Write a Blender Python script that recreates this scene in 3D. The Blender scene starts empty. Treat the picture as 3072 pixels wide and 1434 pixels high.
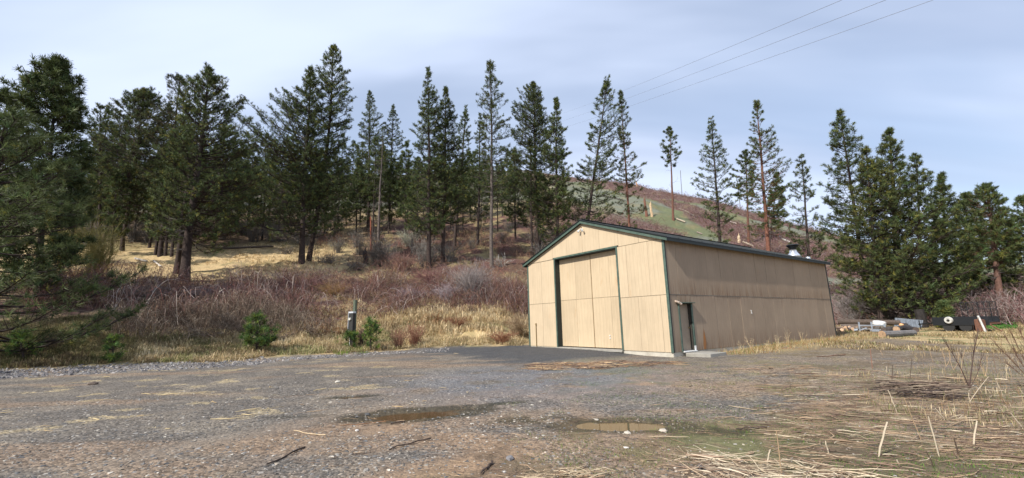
import bpy, math, random
import numpy as np
from mathutils import Matrix, Vector

sc = bpy.context.scene
COL = sc.collection
RAD = math.radians
PI = math.pi

# ------------------------------------------------------------------ camera
SW, SH = 3072, 1434                    # photograph size, used for reading positions off it
FPX, PITCH, ROLL = 1293.857, 0.190, -0.023
CAM = np.array([0, 0, 1.6])
_F = np.array([0, math.cos(PITCH), math.sin(PITCH)])
_U = np.array([0, -math.sin(PITCH), math.cos(PITCH)])
_R = np.array([1.0, 0, 0])
CR = _R*math.cos(ROLL) + _U*math.sin(ROLL)
CU = -_R*math.sin(ROLL) + _U*math.cos(ROLL)
cd = bpy.data.cameras.new('camera'); cam = bpy.data.objects.new('camera', cd); COL.objects.link(cam)
cd.sensor_width = 36; cd.lens = 36*FPX/SW; cd.clip_start = 0.05; cd.clip_end = 9000
m = Matrix.Identity(4)
for i in range(3):
    m[i][0] = CR[i]; m[i][1] = CU[i]; m[i][2] = -_F[i]; m[i][3] = CAM[i]
cam.matrix_world = m
sc.camera = cam

# ------------------------------------------------------------------ light
SUN_EL, SUN_AZ = 41.0, 225.5           # azimuth clockwise from +Y (straight ahead)
wd = bpy.data.worlds.new('World'); sc.world = wd; wd.use_nodes = True
nt = wd.node_tree; nt.nodes.clear()
def N(tree, t, **kw):
    n = tree.nodes.new(t)
    for k, v in kw.items(): setattr(n, k, v)
    return n
wo = N(nt, 'ShaderNodeOutputWorld')
sky = N(nt, 'ShaderNodeTexSky', sky_type='NISHITA', sun_disc=False)
sky.sun_elevation = RAD(SUN_EL); sky.sun_rotation = RAD(SUN_AZ); sky.air_density = 1.0; sky.dust_density = 0.6
b1 = N(nt, 'ShaderNodeBackground'); b1.inputs[1].default_value = 0.14
nt.links.new(sky.outputs[0], b1.inputs[0])
tc = N(nt, 'ShaderNodeTexCoord')
sep = N(nt, 'ShaderNodeSeparateXYZ'); nt.links.new(tc.outputs['Generated'], sep.inputs[0])
zz = N(nt, 'ShaderNodeMath', operation='ABSOLUTE'); nt.links.new(sep.outputs[2], zz.inputs[0])
za = N(nt, 'ShaderNodeMath', operation='ADD'); nt.links.new(zz.outputs[0], za.inputs[0]); za.inputs[1].default_value = 0.22
comb = N(nt, 'ShaderNodeCombineXYZ')
for k in (0, 1):
    dv = N(nt, 'ShaderNodeMath', operation='DIVIDE'); nt.links.new(sep.outputs[k], dv.inputs[0]); nt.links.new(za.outputs[0], dv.inputs[1])
    nt.links.new(dv.outputs[0], comb.inputs[k])
def cloudnoise(scale, rot, sx, sy, loc, detail, rough, dist, lo, hi):
    mp = N(nt, 'ShaderNodeMapping'); nt.links.new(comb.outputs[0], mp.inputs[0])
    mp.inputs['Location'].default_value = loc; mp.inputs['Rotation'].default_value = (0, 0, RAD(rot)); mp.inputs['Scale'].default_value = (sx, sy, 1)
    n = N(nt, 'ShaderNodeTexNoise'); nt.links.new(mp.outputs[0], n.inputs[0])
    n.inputs['Scale'].default_value = scale; n.inputs['Detail'].default_value = detail; n.inputs['Roughness'].default_value = rough; n.inputs['Distortion'].default_value = dist
    r = N(nt, 'ShaderNodeMapRange', interpolation_type='SMOOTHSTEP'); nt.links.new(n.outputs[0], r.inputs[0])
    r.inputs[1].default_value = lo; r.inputs[2].default_value = hi
    return r.outputs[0]
thick = cloudnoise(0.75, 38, 0.35, 2.0, (3.1, 0.4, 0), 4, 0.5, 0.35, 0.42, 0.66)   # grey streaks in the veil
veil = cloudnoise(0.6, 30, 0.5, 1.5, (1.2, 5.3, 0), 5, 0.5, 0.2, 0.38, 0.60)       # veil cover over the blue
cc = N(nt, 'ShaderNodeMix', data_type='RGBA'); nt.links.new(thick, cc.inputs[0])
cc.inputs[6].default_value = (0.67, 0.765, 0.97, 1); cc.inputs[7].default_value = (0.50, 0.575, 0.755, 1)
b2 = N(nt, 'ShaderNodeBackground'); nt.links.new(cc.outputs[2], b2.inputs[0]); b2.inputs[1].default_value = 1.08
vm = N(nt, 'ShaderNodeMapRange'); nt.links.new(veil, vm.inputs[0]); vm.inputs[3].default_value = 0.45; vm.inputs[4].default_value = 1.0
mx = N(nt, 'ShaderNodeMixShader'); nt.links.new(vm.outputs[0], mx.inputs[0])
nt.links.new(b1.outputs[0], mx.inputs[1]); nt.links.new(b2.outputs[0], mx.inputs[2]); nt.links.new(mx.outputs[0], wo.inputs[0])

sl = bpy.data.lights.new('sun', 'SUN'); sl.energy = 5.0; sl.angle = RAD(0.9); sl.color = (1.0, 0.955, 0.88)
so = bpy.data.objects.new('sun', sl); COL.objects.link(so)
sv = Vector((math.sin(RAD(SUN_AZ))*math.cos(RAD(SUN_EL)), math.cos(RAD(SUN_AZ))*math.cos(RAD(SUN_EL)), math.sin(RAD(SUN_EL))))
so.rotation_euler = sv.to_track_quat('Z', 'Y').to_euler(); so.location = (-20, -20, 30)
sc.view_settings.view_transform = 'Standard'; sc.view_settings.look = 'None'
sc.view_settings.exposure = 0.18; sc.view_settings.gamma = 1; sc.view_settings.use_curve_mapping = False
sc.render.engine = 'CYCLES'
sc.cycles.max_bounces = 5; sc.cycles.diffuse_bounces = 3; sc.cycles.transparent_max_bounces = 6

rng = np.random.default_rng(7)
random.seed(7)

# ------------------------------------------------------------------ projection helpers
def ray(px, py):
    d = _F + CR*(px-SW/2)/FPX - CU*(py-SH/2)/FPX
    return d/np.linalg.norm(d)
def az_of(px):
    y = 960.0
    d = ray(px, y); return math.atan2(d[0], d[1])
def z_at(px, py, D):
    d = ray(px, py); return CAM[2] + D*d[2]/math.hypot(d[0], d[1])

# ------------------------------------------------------------------ noise
def _hash(ix, iy, seed):
    h = (ix.astype(np.int64)*374761393 + iy.astype(np.int64)*668265263 + seed*974711) & 0x7fffffff
    h = ((h ^ (h >> 13))*1274126177) & 0x7fffffff
    h = h ^ (h >> 16)
    return (h & 0xffff)/65535.0
def vnoise(x, y, seed=0):
    x = np.asarray(x, float); y = np.asarray(y, float)
    ix = np.floor(x); iy = np.floor(y); fx = x-ix; fy = y-iy
    fx = fx*fx*(3-2*fx); fy = fy*fy*(3-2*fy)
    a = _hash(ix, iy, seed); b = _hash(ix+1, iy, seed); c = _hash(ix, iy+1, seed); d = _hash(ix+1, iy+1, seed)
    return (a*(1-fx)+b*fx)*(1-fy) + (c*(1-fx)+d*fx)*fy
def fbm(x, y, sc_=1.0, octv=4, seed=0, rough=0.5):
    s = 0; a = 1.0; t = 0; f = 1.0/sc_
    for o in range(octv):
        s = s + a*vnoise(np.asarray(x)*f+17.3*o, np.asarray(y)*f-9.1*o, seed+o); t += a; a *= rough; f *= 2.03
    return s/t
def ss(x, a, b):
    t = np.clip((np.asarray(x, float)-a)/(b-a), 0, 1); return t*t*(3-2*t)

# ------------------------------------------------------------------ terrain heights
COLS = {
 -700: [(29,'z0'),(33,'z.5'),(38,'z1.2'),(46,'z3'),(52,'z4.5'),(68,'z9'),(120,'z28'),(190,'z60'),(260,'z58')],
 0:    [(27.5,'z0'),(30,1052),(34,1002),(38,950),(46,880),(52,842),(68,765),(85,705),(120,625),(190,520),(260,535)],
 700:  [(25.2,'z0'),(28,1048),(31,1012),(36,955),(43,885),(51,836),(66,752),(85,690),(120,610),(190,520),(260,535)],
 1290: [(27.6,'z.03'),(31,1008),(36,952),(43,880),(50,822),(60,768),(85,684),(120,604),(190,518),(260,530)],
 1540: [(27,'z.1'),(30,1016),(36,955),(43,880),(52,808),(70,724),(100,625),(180,512),(260,530)],
 1640: [(34,'z.12'),(40,'z2'),(52,820),(70,735),(100,640),(180,516),(260,530)],
 1900: [(45,'z.3'),(60,890),(75,770),(95,682),(120,622),(160,572),(188,547),(260,565)],
 2200: [(45,'z.3'),(60,920),(75,850),(95,748),(130,668),(165,622),(190,604),(260,622)],
 2480: [(45,'z.3'),(55,962),(75,900),(100,800),(130,742),(165,702),(190,690),(260,712)],
 2700: [(42,'z.15'),(52,'z.3'),(62,945),(78,900),(110,812),(190,745),(260,765)],
 3000: [(42,'z.15'),(52,'z.3'),(60,938),(72,900),(90,862),(120,842),(190,828),(260,840)],
 3800: [(42,'z.15'),(52,'z.3'),(62,'z1.5'),(80,'z5'),(120,'z10'),(190,'z20'),(260,'z22')],
}
_az = []; _prof = []
DG = np.exp(np.linspace(math.log(2.0), math.log(4000.0), 320))
for px in sorted(COLS):
    a = az_of(px); ds = [0, 2.0]; zs = [0, 0.0]
    for D, v in COLS[px]:
        z = float(v[1:]) if isinstance(v, str) else z_at(px, v, D)
        ds.append(D); zs.append(z)
    zl = zs[-1]; ds += [420, 1500, 4000]; zs += [zl*0.6, 0.0, 0.0]
    _az.append(a); _prof.append(np.interp(DG, ds, zs))
_az = np.array(_az); _prof = np.array(_prof)
AG = np.linspace(-PI, PI, 721)
HG = np.empty((len(AG), len(DG)))
for j in range(len(DG)):
    HG[:, j] = np.interp(AG, _az, _prof[:, j])
HG *= (1-ss(np.abs(AG), RAD(75), RAD(125)))[:, None]
for it in range(2):
    k = 5; P_ = np.pad(HG, ((k, k), (0, 0)), mode='wrap'); HG = sum(P_[i:i+len(AG)] for i in range(2*k+1))/(2*k+1)
    k = 2; P_ = np.pad(HG, ((0, 0), (k, k)), mode='edge'); HG = sum(P_[:, i:i+len(DG)] for i in range(2*k+1))/(2*k+1)

# shed frame (metres), fitted to the photograph
SH_O = np.array([6.697, 18.774]); SH_AZ = 0.941; SH_Z = 0.178; SH_W = 9.81; SH_L = 18.3; SH_T = 4.90; SH_RH = 6.60
S2 = np.array([math.sin(SH_AZ), math.cos(SH_AZ)]); T2 = np.array([-math.cos(SH_AZ), math.sin(SH_AZ)])
def shed_uv(x, y):
    dx = np.asarray(x)-SH_O[0]; dy = np.asarray(y)-SH_O[1]
    return dx*S2[0]+dy*S2[1], dx*T2[0]+dy*T2[1]
PUD = [  # cx, cy, rx, ry, angle deg, depth
 (-1.75, 8.25, 0.82, 0.36, 10, .075), (-0.95, 8.72, 0.75, 0.13, 20, .045), (-2.55, 8.12, 0.40, 0.12, 8, .04),
 (1.62, 6.95, 0.68, 0.32, -6, .065), (-3.75, 10.35, 0.42, 0.13, 15, .035)]
def puddle_field(x, y, grow=1.0):
    w = 0
    nx = (fbm(x, y, .35, 3, 91)-.5)*.16; ny = (fbm(x, y, .35, 3, 92)-.5)*.16
    for cx, cy, rx, ry, a, dp in PUD:
        c, s = math.cos(RAD(a)), math.sin(RAD(a)); dx = x-cx+nx; dy = y-cy+ny
        u = (dx*c+dy*s)/(rx*grow); v = (-dx*s+dy*c)/(ry*grow); q = np.sqrt(u*u+v*v)
        w = np.maximum(w, dp*(1-ss(q, .55, 1.25)))
    return w
def hgt(x, y):
    x = np.asarray(x, float); y = np.asarray(y, float)
    a = np.arctan2(x, y); D = np.hypot(x, y)
    fi = (a+PI)/(2*PI)*(len(AG)-1); i0 = np.clip(np.floor(fi).astype(int), 0, len(AG)-2); fi = fi-i0
    fj = (np.log(np.maximum(D, 2.0))-math.log(2.0))/(math.log(4000.0)-math.log(2.0))*(len(DG)-1)
    j0 = np.clip(np.floor(fj).astype(int), 0, len(DG)-2); fj = np.clip(fj-j0, 0, 1)
    h = (HG[i0, j0]*(1-fi)+HG[i0+1, j0]*fi)*(1-fj) + (HG[i0, j0+1]*(1-fi)+HG[i0+1, j0+1]*fi)*fj
    wild = ss(h, .15, 1.2)
    h = h + wild*((fbm(x, y, 6, 4, 3)-.5)*1.0*np.clip(D/50, .4, 1.6) + (fbm(x, y, 1.3, 3, 5)-.5)*.5*(1+.8*(1-ss(D, 34, 40))))
    h = h + ss(D, 80, 140)*wild*(fbm(x, y, 22, 3, 8)-.5)*3.5
    h = h + (1-wild)*((fbm(x, y, 2.5, 3, 11)-.5)*.05 + (fbm(x, y, .4, 3, 12)-.5)*.022*(1-ss(D, 14, 30)))
    u, v = shed_uv(x, y)
    # ground drawn level round the shed
    du = np.maximum(np.maximum(-u, u-SH_L), 0); dv = np.maximum(np.maximum(-v, v-SH_W), 0); dd = np.hypot(du, dv)
    k = 1-ss(dd, 0.6, 4.0)
    lvl = -0.02 + .15*ss(v, 1.0, 5.0)*(1-ss(-u, .5, 7)) + .12*ss(u, 2.5, 9)
    h = h*(1-k)+np.minimum(h, lvl)*k*1.0 if False else h*(1-k)+lvl*k
    h = h - puddle_field(x, y)
    return h
def hit(px, py, d0=2.5, d1=300):
    d = ray(px, py); hd = math.hypot(d[0], d[1]); dx, dy = d[0]/hd, d[1]/hd
    D = np.exp(np.linspace(math.log(d0), math.log(d1), 1500)); zr = CAM[2]+D*d[2]/hd
    zt = hgt(dx*D, dy*D); ok = np.where(zr <= zt)[0]
    k = ok[0] if len(ok) else len(D)-1
    return np.array([dx*D[k], dy*D[k], zt[k]])
def at_D(px, D):
    a = az_of(px); x, y = math.sin(a)*D, math.cos(a)*D
    return np.array([x, y, float(hgt(x, y))])
def depth_pt(px, py, yd):
    d = ray(px, py); return CAM + d*(yd/d[1])

# ------------------------------------------------------------------ mesh building
def mesh(name, V, F, mat=None, col=None, smooth=False):
    V = np.ascontiguousarray(V, np.float32).reshape(-1, 3)
    if not isinstance(F, list): F = [F]
    F = [np.asarray(f, np.int32) for f in F if len(f)]
    me = bpy.data.meshes.new(name)
    nl = sum(f.size for f in F); nf = sum(len(f) for f in F)
    me.vertices.add(len(V)); me.vertices.foreach_set('co', V.ravel())
    me.loops.add(nl); me.loops.foreach_set('vertex_index', np.concatenate([f.ravel() for f in F]))
    cnt = np.concatenate([np.full(len(f), f.shape[1], np.int32) for f in F])
    st = np.concatenate([[0], np.cumsum(cnt)[:-1]]).astype(np.int32)
    me.polygons.add(nf); me.polygons.foreach_set('loop_start', st); me.polygons.foreach_set('loop_total', cnt)
    me.update(calc_edges=True)
    me.polygons.foreach_set('use_smooth', np.full(nf, bool(smooth)))
    if col is not None:
        c = np.ones((len(V), 4), np.float32); c[:, :col.shape[1]] = col
        at = me.color_attributes.new('Col', 'FLOAT_COLOR', 'POINT'); at.data.foreach_set('color', c.ravel())
    if mat is not None: me.materials.append(mat)
    return me
def obj(name, me, parent=None, loc=None, rot=None):
    o = bpy.data.objects.new(name, me); COL.objects.link(o)
    if parent is not None: o.parent = parent
    if loc is not None: o.location = [float(c) for c in loc]
    if rot is not None: o.rotation_euler = rot
    return o
def tag(o, label=None, cat=None, group=None, kind=None):
    if label: o['label'] = label
    if cat: o['category'] = cat
    if group: o['group'] = group
    if kind: o['kind'] = kind
    return o
def thing(name, label, cat, loc=(0, 0, 0), rz=0.0, group=None):
    o = obj(name, None, None, loc, (0, 0, rz)); return tag(o, label, cat, group)
def copy_tree(src, loc, rz=0, scale=1.0, label=None, group=None):
    r = src.copy(); COL.objects.link(r); r.location = [float(c) for c in loc]; r.rotation_euler = (0, 0, rz); r.scale = (scale,)*3 if not isinstance(scale, tuple) else scale
    if label: r['label'] = label
    if group: r['group'] = group
    for ch in list(src.children):
        c = ch.copy(); COL.objects.link(c); c.parent = r
        for g in list(ch.children):
            d = g.copy(); COL.objects.link(d); d.parent = c
    return r
class MB:
    """collects shapes for ONE mesh"""
    def __init__(s): s.v = []; s.f = {}; s.c = []; s.n = 0
    def add(s, V, F, col=None):
        V = np.asarray(V, float).reshape(-1, 3); F = F if isinstance(F, list) else [F]
        for f in F:
            f = np.asarray(f, int)
            if len(f): s.f.setdefault(f.shape[1], []).append(f+s.n)
        s.v.append(V); s.n += len(V)
        if col is None: col = (1, 1, 1)
        col = np.asarray(col, float)
        s.c.append(np.tile(col, (len(V), 1)) if col.ndim == 1 else col)
        return s
    def box(s, x0, x1, y0, y1, z0, z1, col=None, bev=0.0):
        if bev <= 0:
            V = [(x, y, z) for x in (x0, x1) for y in (y0, y1) for z in (z0, z1)]
            F = [(0, 1, 3, 2), (4, 6, 7, 5), (0, 4, 5, 1), (2, 3, 7, 6), (0, 2, 6, 4), (1, 5, 7, 3)]
            return s.add(V, np.array(F), col)
        import itertools
        c = [(x0+x1)/2, (y0+y1)/2, (z0+z1)/2]; h = [(x1-x0)/2, (y1-y0)/2, (z1-z0)/2]
        V = []; idx = {}
        for sx, sy, sz in itertools.product((-1, 1), repeat=3):
            for ax in range(3):
                p = [sx*(h[0]-bev), sy*(h[1]-bev), sz*(h[2]-bev)]; p[ax] = (sx, sy, sz)[ax]*h[ax]
                idx[(sx, sy, sz, ax)] = len(V); V.append([c[i]+p[i] for i in range(3)])
        Q = []; T = []
        for ax in range(3):
            o1, o2 = [(1, 2), (2, 0), (0, 1)][ax]
            for sg in (-1, 1):
                def k(a, b):
                    t = [0, 0, 0]; t[ax] = sg; t[o1] = a; t[o2] = b; return idx[(t[0], t[1], t[2], ax)]
                q = [k(-1, -1), k(1, -1), k(1, 1), k(-1, 1)]; Q.append(q if sg > 0 else q[::-1])
            for a in (-1, 1):
                for b in (-1, 1):
                    t0 = [0, 0, 0]; t1 = [0, 0, 0]; t0[ax] = -1; t1[ax] = 1
                    for t in (t0, t1): t[o1] = a; t[o2] = b
                    q = [idx[(*t0, o1)], idx[(*t1, o1)], idx[(*t1, o2)], idx[(*t0, o2)]]
                    Q.append(q if a*b > 0 else q[::-1])
        for sx, sy, sz in itertools.product((-1, 1), repeat=3):
            t = [idx[(sx, sy, sz, a)] for a in range(3)]; T.append(t if sx*sy*sz > 0 else t[::-1])
        return s.add(V, [np.array(Q), np.array(T)], col)
    def tube(s, pts, r, sides=8, col=None, caps=True):
        pts = np.asarray(pts, float); r = np.broadcast_to(np.asarray(r, float), (len(pts),))
        V, F = tubes(pts[None], r[None], sides); n = len(pts)
        s.add(V, F, col)
        if caps:
            base = s.n-len(V)
            s.f.setdefault(sides, []).append(np.array([[base+i for i in range(sides)][::-1], [base+(n-1)*sides+i for i in range(sides)]]))
        return s
    def build(s, name, mat, smooth=False):
        F = [np.concatenate(v) for v in s.f.values()]
        return mesh(name, np.concatenate(s.v), F, mat, np.concatenate(s.c), smooth)
def tubes(P, r, sides=3):
    """P (n,k,3), r (n,k) -> verts, quads"""
    n, k, _ = P.shape
    T = np.empty_like(P); T[:, 1:-1] = P[:, 2:]-P[:, :-2]; T[:, 0] = P[:, 1]-P[:, 0]; T[:, -1] = P[:, -1]-P[:, -2]
    T /= np.linalg.norm(T, axis=2, keepdims=True)+1e-9
    mt = T.mean(1); ref = np.where((np.abs(mt[:, 2]) > .8)[:, None], np.array([1., 0, 0]), np.array([0, 0, 1.]))[:, None, :]
    A = np.cross(T, np.broadcast_to(ref, T.shape)); A /= np.linalg.norm(A, axis=2, keepdims=True)+1e-9
    B = np.cross(T, A)
    ang = np.arange(sides)*2*PI/sides
    V = P[:, :, None, :] + r[:, :, None, None]*(np.cos(ang)[None, None, :, None]*A[:, :, None, :] + np.sin(ang)[None, None, :, None]*B[:, :, None, :])
    idx = np.arange(n*k*sides).reshape(n, k, sides)
    a = idx[:, :-1, :]; b = np.roll(idx, -1, 2)[:, :-1, :]; c = np.roll(idx, -1, 2)[:, 1:, :]; d = idx[:, 1:, :]
    F = np.stack([a, b, c, d], -1).reshape(-1, 4)
    return V.reshape(-1, 3), F
def unit(v): return v/(np.linalg.norm(v, axis=-1, keepdims=True)+1e-9)

# ------------------------------------------------------------------ materials
def newmat(name):
    m = bpy.data.materials.new(name); m.use_nodes = True; t = m.node_tree
    return m, t, t.nodes['Principled BSDF']
def L(t, a, b): t.links.new(a, b)
def texnoise(t, vec, scale, detail=4, rough=.55, dist=0):
    n = N(t, 'ShaderNodeTexNoise'); n.inputs['Scale'].default_value = scale; n.inputs['Detail'].default_value = detail
    n.inputs['Roughness'].default_value = rough; n.inputs['Distortion'].default_value = dist
    if vec is not None: L(t, vec, n.inputs['Vector'])
    return n.outputs['Fac']
def mrange(t, v, a, b, c, d, smooth=False):
    n = N(t, 'ShaderNodeMapRange'); L(t, v, n.inputs[0])
    for i, q in enumerate((a, b, c, d)): n.inputs[i+1].default_value = q
    if smooth: n.interpolation_type = 'SMOOTHSTEP'
    return n.outputs[0]
def mixc(t, fac, a, b, mode='MIX'):
    n = N(t, 'ShaderNodeMix', data_type='RGBA', blend_type=mode)
    if isinstance(fac, (int, float)): n.inputs[0].default_value = fac
    else: L(t, fac, n.inputs[0])
    for i, q in ((6, a), (7, b)):
        if isinstance(q, tuple): n.inputs[i].default_value = (*q, 1) if len(q) == 3 else q
        else: L(t, q, n.inputs[i])
    return n.outputs[2]
def mth(t, op, a, b=None):
    n = N(t, 'ShaderNodeMath', operation=op)
    for i, q in ((0, a), (1, b)):
        if q is None: continue
        if isinstance(q, (int, float)): n.inputs[i].default_value = q
        else: L(t, q, n.inputs[i])
    return n.outputs[0]
def bump(t, bs, h, strength, dist):
    n = N(t, 'ShaderNodeBump'); n.inputs['Strength'].default_value = strength; n.inputs['Distance'].default_value = dist
    L(t, h, n.inputs['Height']); L(t, n.outputs[0], bs.inputs['Normal']); return n
def simple(name, c, rough=.7, metal=0, var=.18, scale=6, bumps=.0, dirt=None, objspace=True):
    m, t, bs = newmat(name); tcn = N(t, 'ShaderNodeTexCoord'); v = tcn.outputs['Object']
    n = texnoise(t, v, scale, 5, .6)
    f = mrange(t, n, .3, .7, 1-var, 1+var)
    hs = N(t, 'ShaderNodeVectorMath', operation='SCALE'); hs.inputs[0].default_value = c[:3]; L(t, f, hs.inputs[3])
    cc = hs.outputs[0]
    if dirt:
        dn = texnoise(t, v, scale*.35, 6, .65); cc = mixc(t, mrange(t, dn, .52, .72, 0, .8), cc, dirt)
    L(t, cc, bs.inputs['Base Color']); bs.inputs['Roughness'].default_value = rough; bs.inputs['Metallic'].default_value = metal
    if bumps: bump(t, bs, texnoise(t, v, scale*4, 4), bumps, .01)
    return m
def attrmat(name, rough=.75, objrand=.15, transl=0.0, noise=0.0, nscale=8, bumps=0):
    m, t, bs = newmat(name); at = N(t, 'ShaderNodeAttribute', attribute_name='Col'); oi = N(t, 'ShaderNodeObjectInfo')
    f = mrange(t, oi.outputs['Random'], 0, 1, 1-objrand, 1+objrand)
    if noise:
        tcn = N(t, 'ShaderNodeTexCoord'); nn = texnoise(t, tcn.outputs['Object'], nscale, 4, .6)
        f = mth(t, 'MULTIPLY', f, mrange(t, nn, .3, .7, 1-noise, 1+noise))
        if bumps: bump(t, bs, nn, bumps, .03)
    hs = N(t, 'ShaderNodeVectorMath', operation='SCALE'); L(t, at.outputs['Color'], hs.inputs[0]); L(t, f, hs.inputs[3])
    L(t, hs.outputs[0], bs.inputs['Base Color']); bs.inputs['Roughness'].default_value = rough
    bs.inputs['Specular IOR Level'].default_value = .25
    if transl:
        tr = N(t, 'ShaderNodeBsdfTranslucent'); L(t, hs.outputs[0], tr.inputs[0])
        mxs = N(t, 'ShaderNodeMixShader'); mxs.inputs[0].default_value = transl
        out = t.nodes['Material Output']; L(t, bs.outputs[0], mxs.inputs[1]); L(t, tr.outputs[0], mxs.inputs[2]); L(t, mxs.outputs[0], out.inputs[0])
    return m
M = {}
M['needle'] = attrmat('pine_needles', .55, .12, .22)
M['bark'] = attrmat('bark', .9, .15, 0, .35, 5, .8)
M['twig'] = attrmat('twigs', .8, .1)
M['grass'] = attrmat('grass_blades', .7, .0, .25)
M['cane'] = attrmat('canes', .7, .0, .0)
M['stone'] = attrmat('stones', .85, .0, 0, .2, 30)
M['wood'] = attrmat('weathered_wood', .85, .1, 0, .35, 9, .5)
M['straw'] = attrmat('straw_stalks', .6, .1, .0, .15, 20)
M['paleconcrete'] = simple('pale_concrete', (.50, .46, .38), .9, 0, .12, 4, .2, (.32, .28, .22))
M['concrete'] = simple('concrete', (.32, .30, .26), .9, 0, .15, 5, .3, (.20, .19, .15))
M['steel_dark'] = simple('black_steel', (.007, .009, .012), .5, 0, .3, 8, .1)
M['galv'] = simple('galvanised_metal', (.24, .27, .31), .55, .4, .3, 5, .1)
M['galv_bright'] = simple('bright_flue_metal', (.78, .80, .84), .3, .8, .1, 9)
M['whitepaint'] = simple('white_paint', (.72, .72, .70), .5, 0, .08, 8, .1, (.45, .42, .36))
M['greytrim'] = simple('pale_grey_paint', (.55, .57, .6), .5, 0, .08, 8)
M['rust'] = simple('rusty_steel', (.16, .07, .04), .85, 0, .3, 12, .3)
M['rubber'] = simple('tyre_rubber', (.02, .02, .02), .8, 0, .2, 12)
M['brass'] = simple('dull_brass_pipe', (.30, .21, .09), .5, .3, .2, 9)
M['black'] = simple('dark_gap', (.012, .011, .01), .9, 0, .2, 5)
M['roof'] = simple('roof_metal', (.010, .014, .014), .5, .2, .2, 3)
M['timber'] = simple('interior_backing', (.06, .05, .04), .9)

def green_trim(name, c1, c2):
    m, t, bs = newmat(name); tcn = N(t, 'ShaderNodeTexCoord'); v = tcn.outputs['Object']
    mp = N(t, 'ShaderNodeMapping'); L(t, v, mp.inputs[0]); mp.inputs['Scale'].default_value = (1, 1, 1)
    n = texnoise(t, mp.outputs[0], 3.5, 6, .7); c = mixc(t, mrange(t, n, .35, .7, 0, 1), c1, c2)
    n2 = texnoise(t, v, 14, 5, .7); c = mixc(t, mrange(t, n2, .66, .74, 0, .65), c, (.34, .38, .34))
    L(t, c, bs.inputs['Base Color']); bs.inputs['Roughness'].default_value = .6
    bump(t, bs, n2, .2, .01); return m
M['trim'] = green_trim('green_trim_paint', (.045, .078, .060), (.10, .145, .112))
M['trimshade'] = green_trim('shaded_green_trim', (.007, .013, .013), (.014, .025, .023))  # green trim with the eave side's shade painted into it, near black

def siding(name, c, groove_axis, stain, rust=False, drip=0.0):
    """grooved plywood sheet; groove_axis 0: grooves spaced along local x, 1: along local y"""
    m, t, bs = newmat(name); tcn = N(t, 'ShaderNodeTexCoord'); v = tcn.outputs['Object']
    oi = N(t, 'ShaderNodeObjectInfo')
    off = N(t, 'ShaderNodeVectorMath', operation='ADD'); L(t, v, off.inputs[0])
    sc3 = N(t, 'ShaderNodeVectorMath', operation='SCALE'); sc3.inputs[0].default_value = (37, 19, 11); L(t, oi.outputs['Random'], sc3.inputs[3]); L(t, sc3.outputs[0], off.inputs[1])
    sep = N(t, 'ShaderNodeSeparateXYZ'); L(t, v, sep.inputs[0]); a = sep.outputs[groove_axis]
    g = mth(t, 'FRACT', mth(t, 'DIVIDE', a, 0.2033)); gd = mth(t, 'ABSOLUTE', mth(t, 'SUBTRACT', g, .5))
    gr = mrange(t, gd, .455, .485, 0, 1, True)
    stretch = N(t, 'ShaderNodeMapping'); L(t, off.outputs[0], stretch.inputs[0]); stretch.inputs['Scale'].default_value = (6, 6, .45)
    streak = texnoise(t, stretch.outputs[0], 1.6, 6, .65)
    grain = N(t, 'ShaderNodeMapping'); L(t, off.outputs[0], grain.inputs[0]); grain.inputs['Scale'].default_value = (40, 40, 1.5)
    gn = texnoise(t, grain.outputs[0], 1.5, 4, .6)
    blot = texnoise(t, off.outputs[0], .9, 5, .6)
    f = mth(t, 'MULTIPLY', mrange(t, streak, .3, .7, .93, 1.06), mrange(t, gn, .3, .7, .95, 1.05))
    f = mth(t, 'MULTIPLY', f, mrange(t, blot, .3, .7, .93, 1.06))
    f = mth(t, 'MULTIPLY', f, mrange(t, oi.outputs['Random'], 0, 1, .96, 1.04))
    f = mth(t, 'MULTIPLY', f, mrange(t, gr, 0, 1, 1, .91))
    hs = N(t, 'ShaderNodeVectorMath', operation='SCALE'); hs.inputs[0].default_value = c; L(t, f, hs.inputs[3]); cc = hs.outputs[0]
    st2 = N(t, 'ShaderNodeMapping'); L(t, off.outputs[0], st2.inputs[0]); st2.inputs['Scale'].default_value = (2.6, 2.6, .8)
    sn = texnoise(t, st2.outputs[0], 1.1, 7, .7, .4)
    cc = mixc(t, mrange(t, sn, .60, .78, 0, stain), cc, (.46, .27, .13))
    # splash-back weathering: real dirt near the sheet's foot
    low = mth(t, 'MULTIPLY', mrange(t, sep.outputs[2], .0, .9, 1, 0), mrange(t, streak, .42, .66, 0, 1))
    cc = mixc(t, mth(t, 'MULTIPLY', low, drip), cc, (.17, .10, .06))
    if drip:
        topd = mth(t, 'MULTIPLY', mrange(t, sep.outputs[2], 1.7, 2.42, 0, 1), mrange(t, streak, .45, .62, 0, .55)); cc = mixc(t, topd, cc, (.17, .115, .085))
    L(t, cc, bs.inputs['Base Color']); bs.inputs['Roughness'].default_value = .85; bs.inputs['Specular IOR Level'].default_value = .2
    hh = mth(t, 'SUBTRACT', mth(t, 'MULTIPLY', gn, .25), gr); bump(t, bs, hh, .7, .006)
    return m
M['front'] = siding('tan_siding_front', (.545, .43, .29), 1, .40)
M['side'] = siding('weathered_shaded_siding', (.33, .255, .185), 0, .35, drip=.9)  # wall's shade put into the base tan; stains and drips are wear
M['door'] = siding('tan_door_sheet', (.54, .42, .275), 1, .75)
M['sidedoor'] = simple('side_door_paint', (.33, .26, .19), .8, 0, .12, 2.2, .1, (.24, .19, .14))

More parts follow.
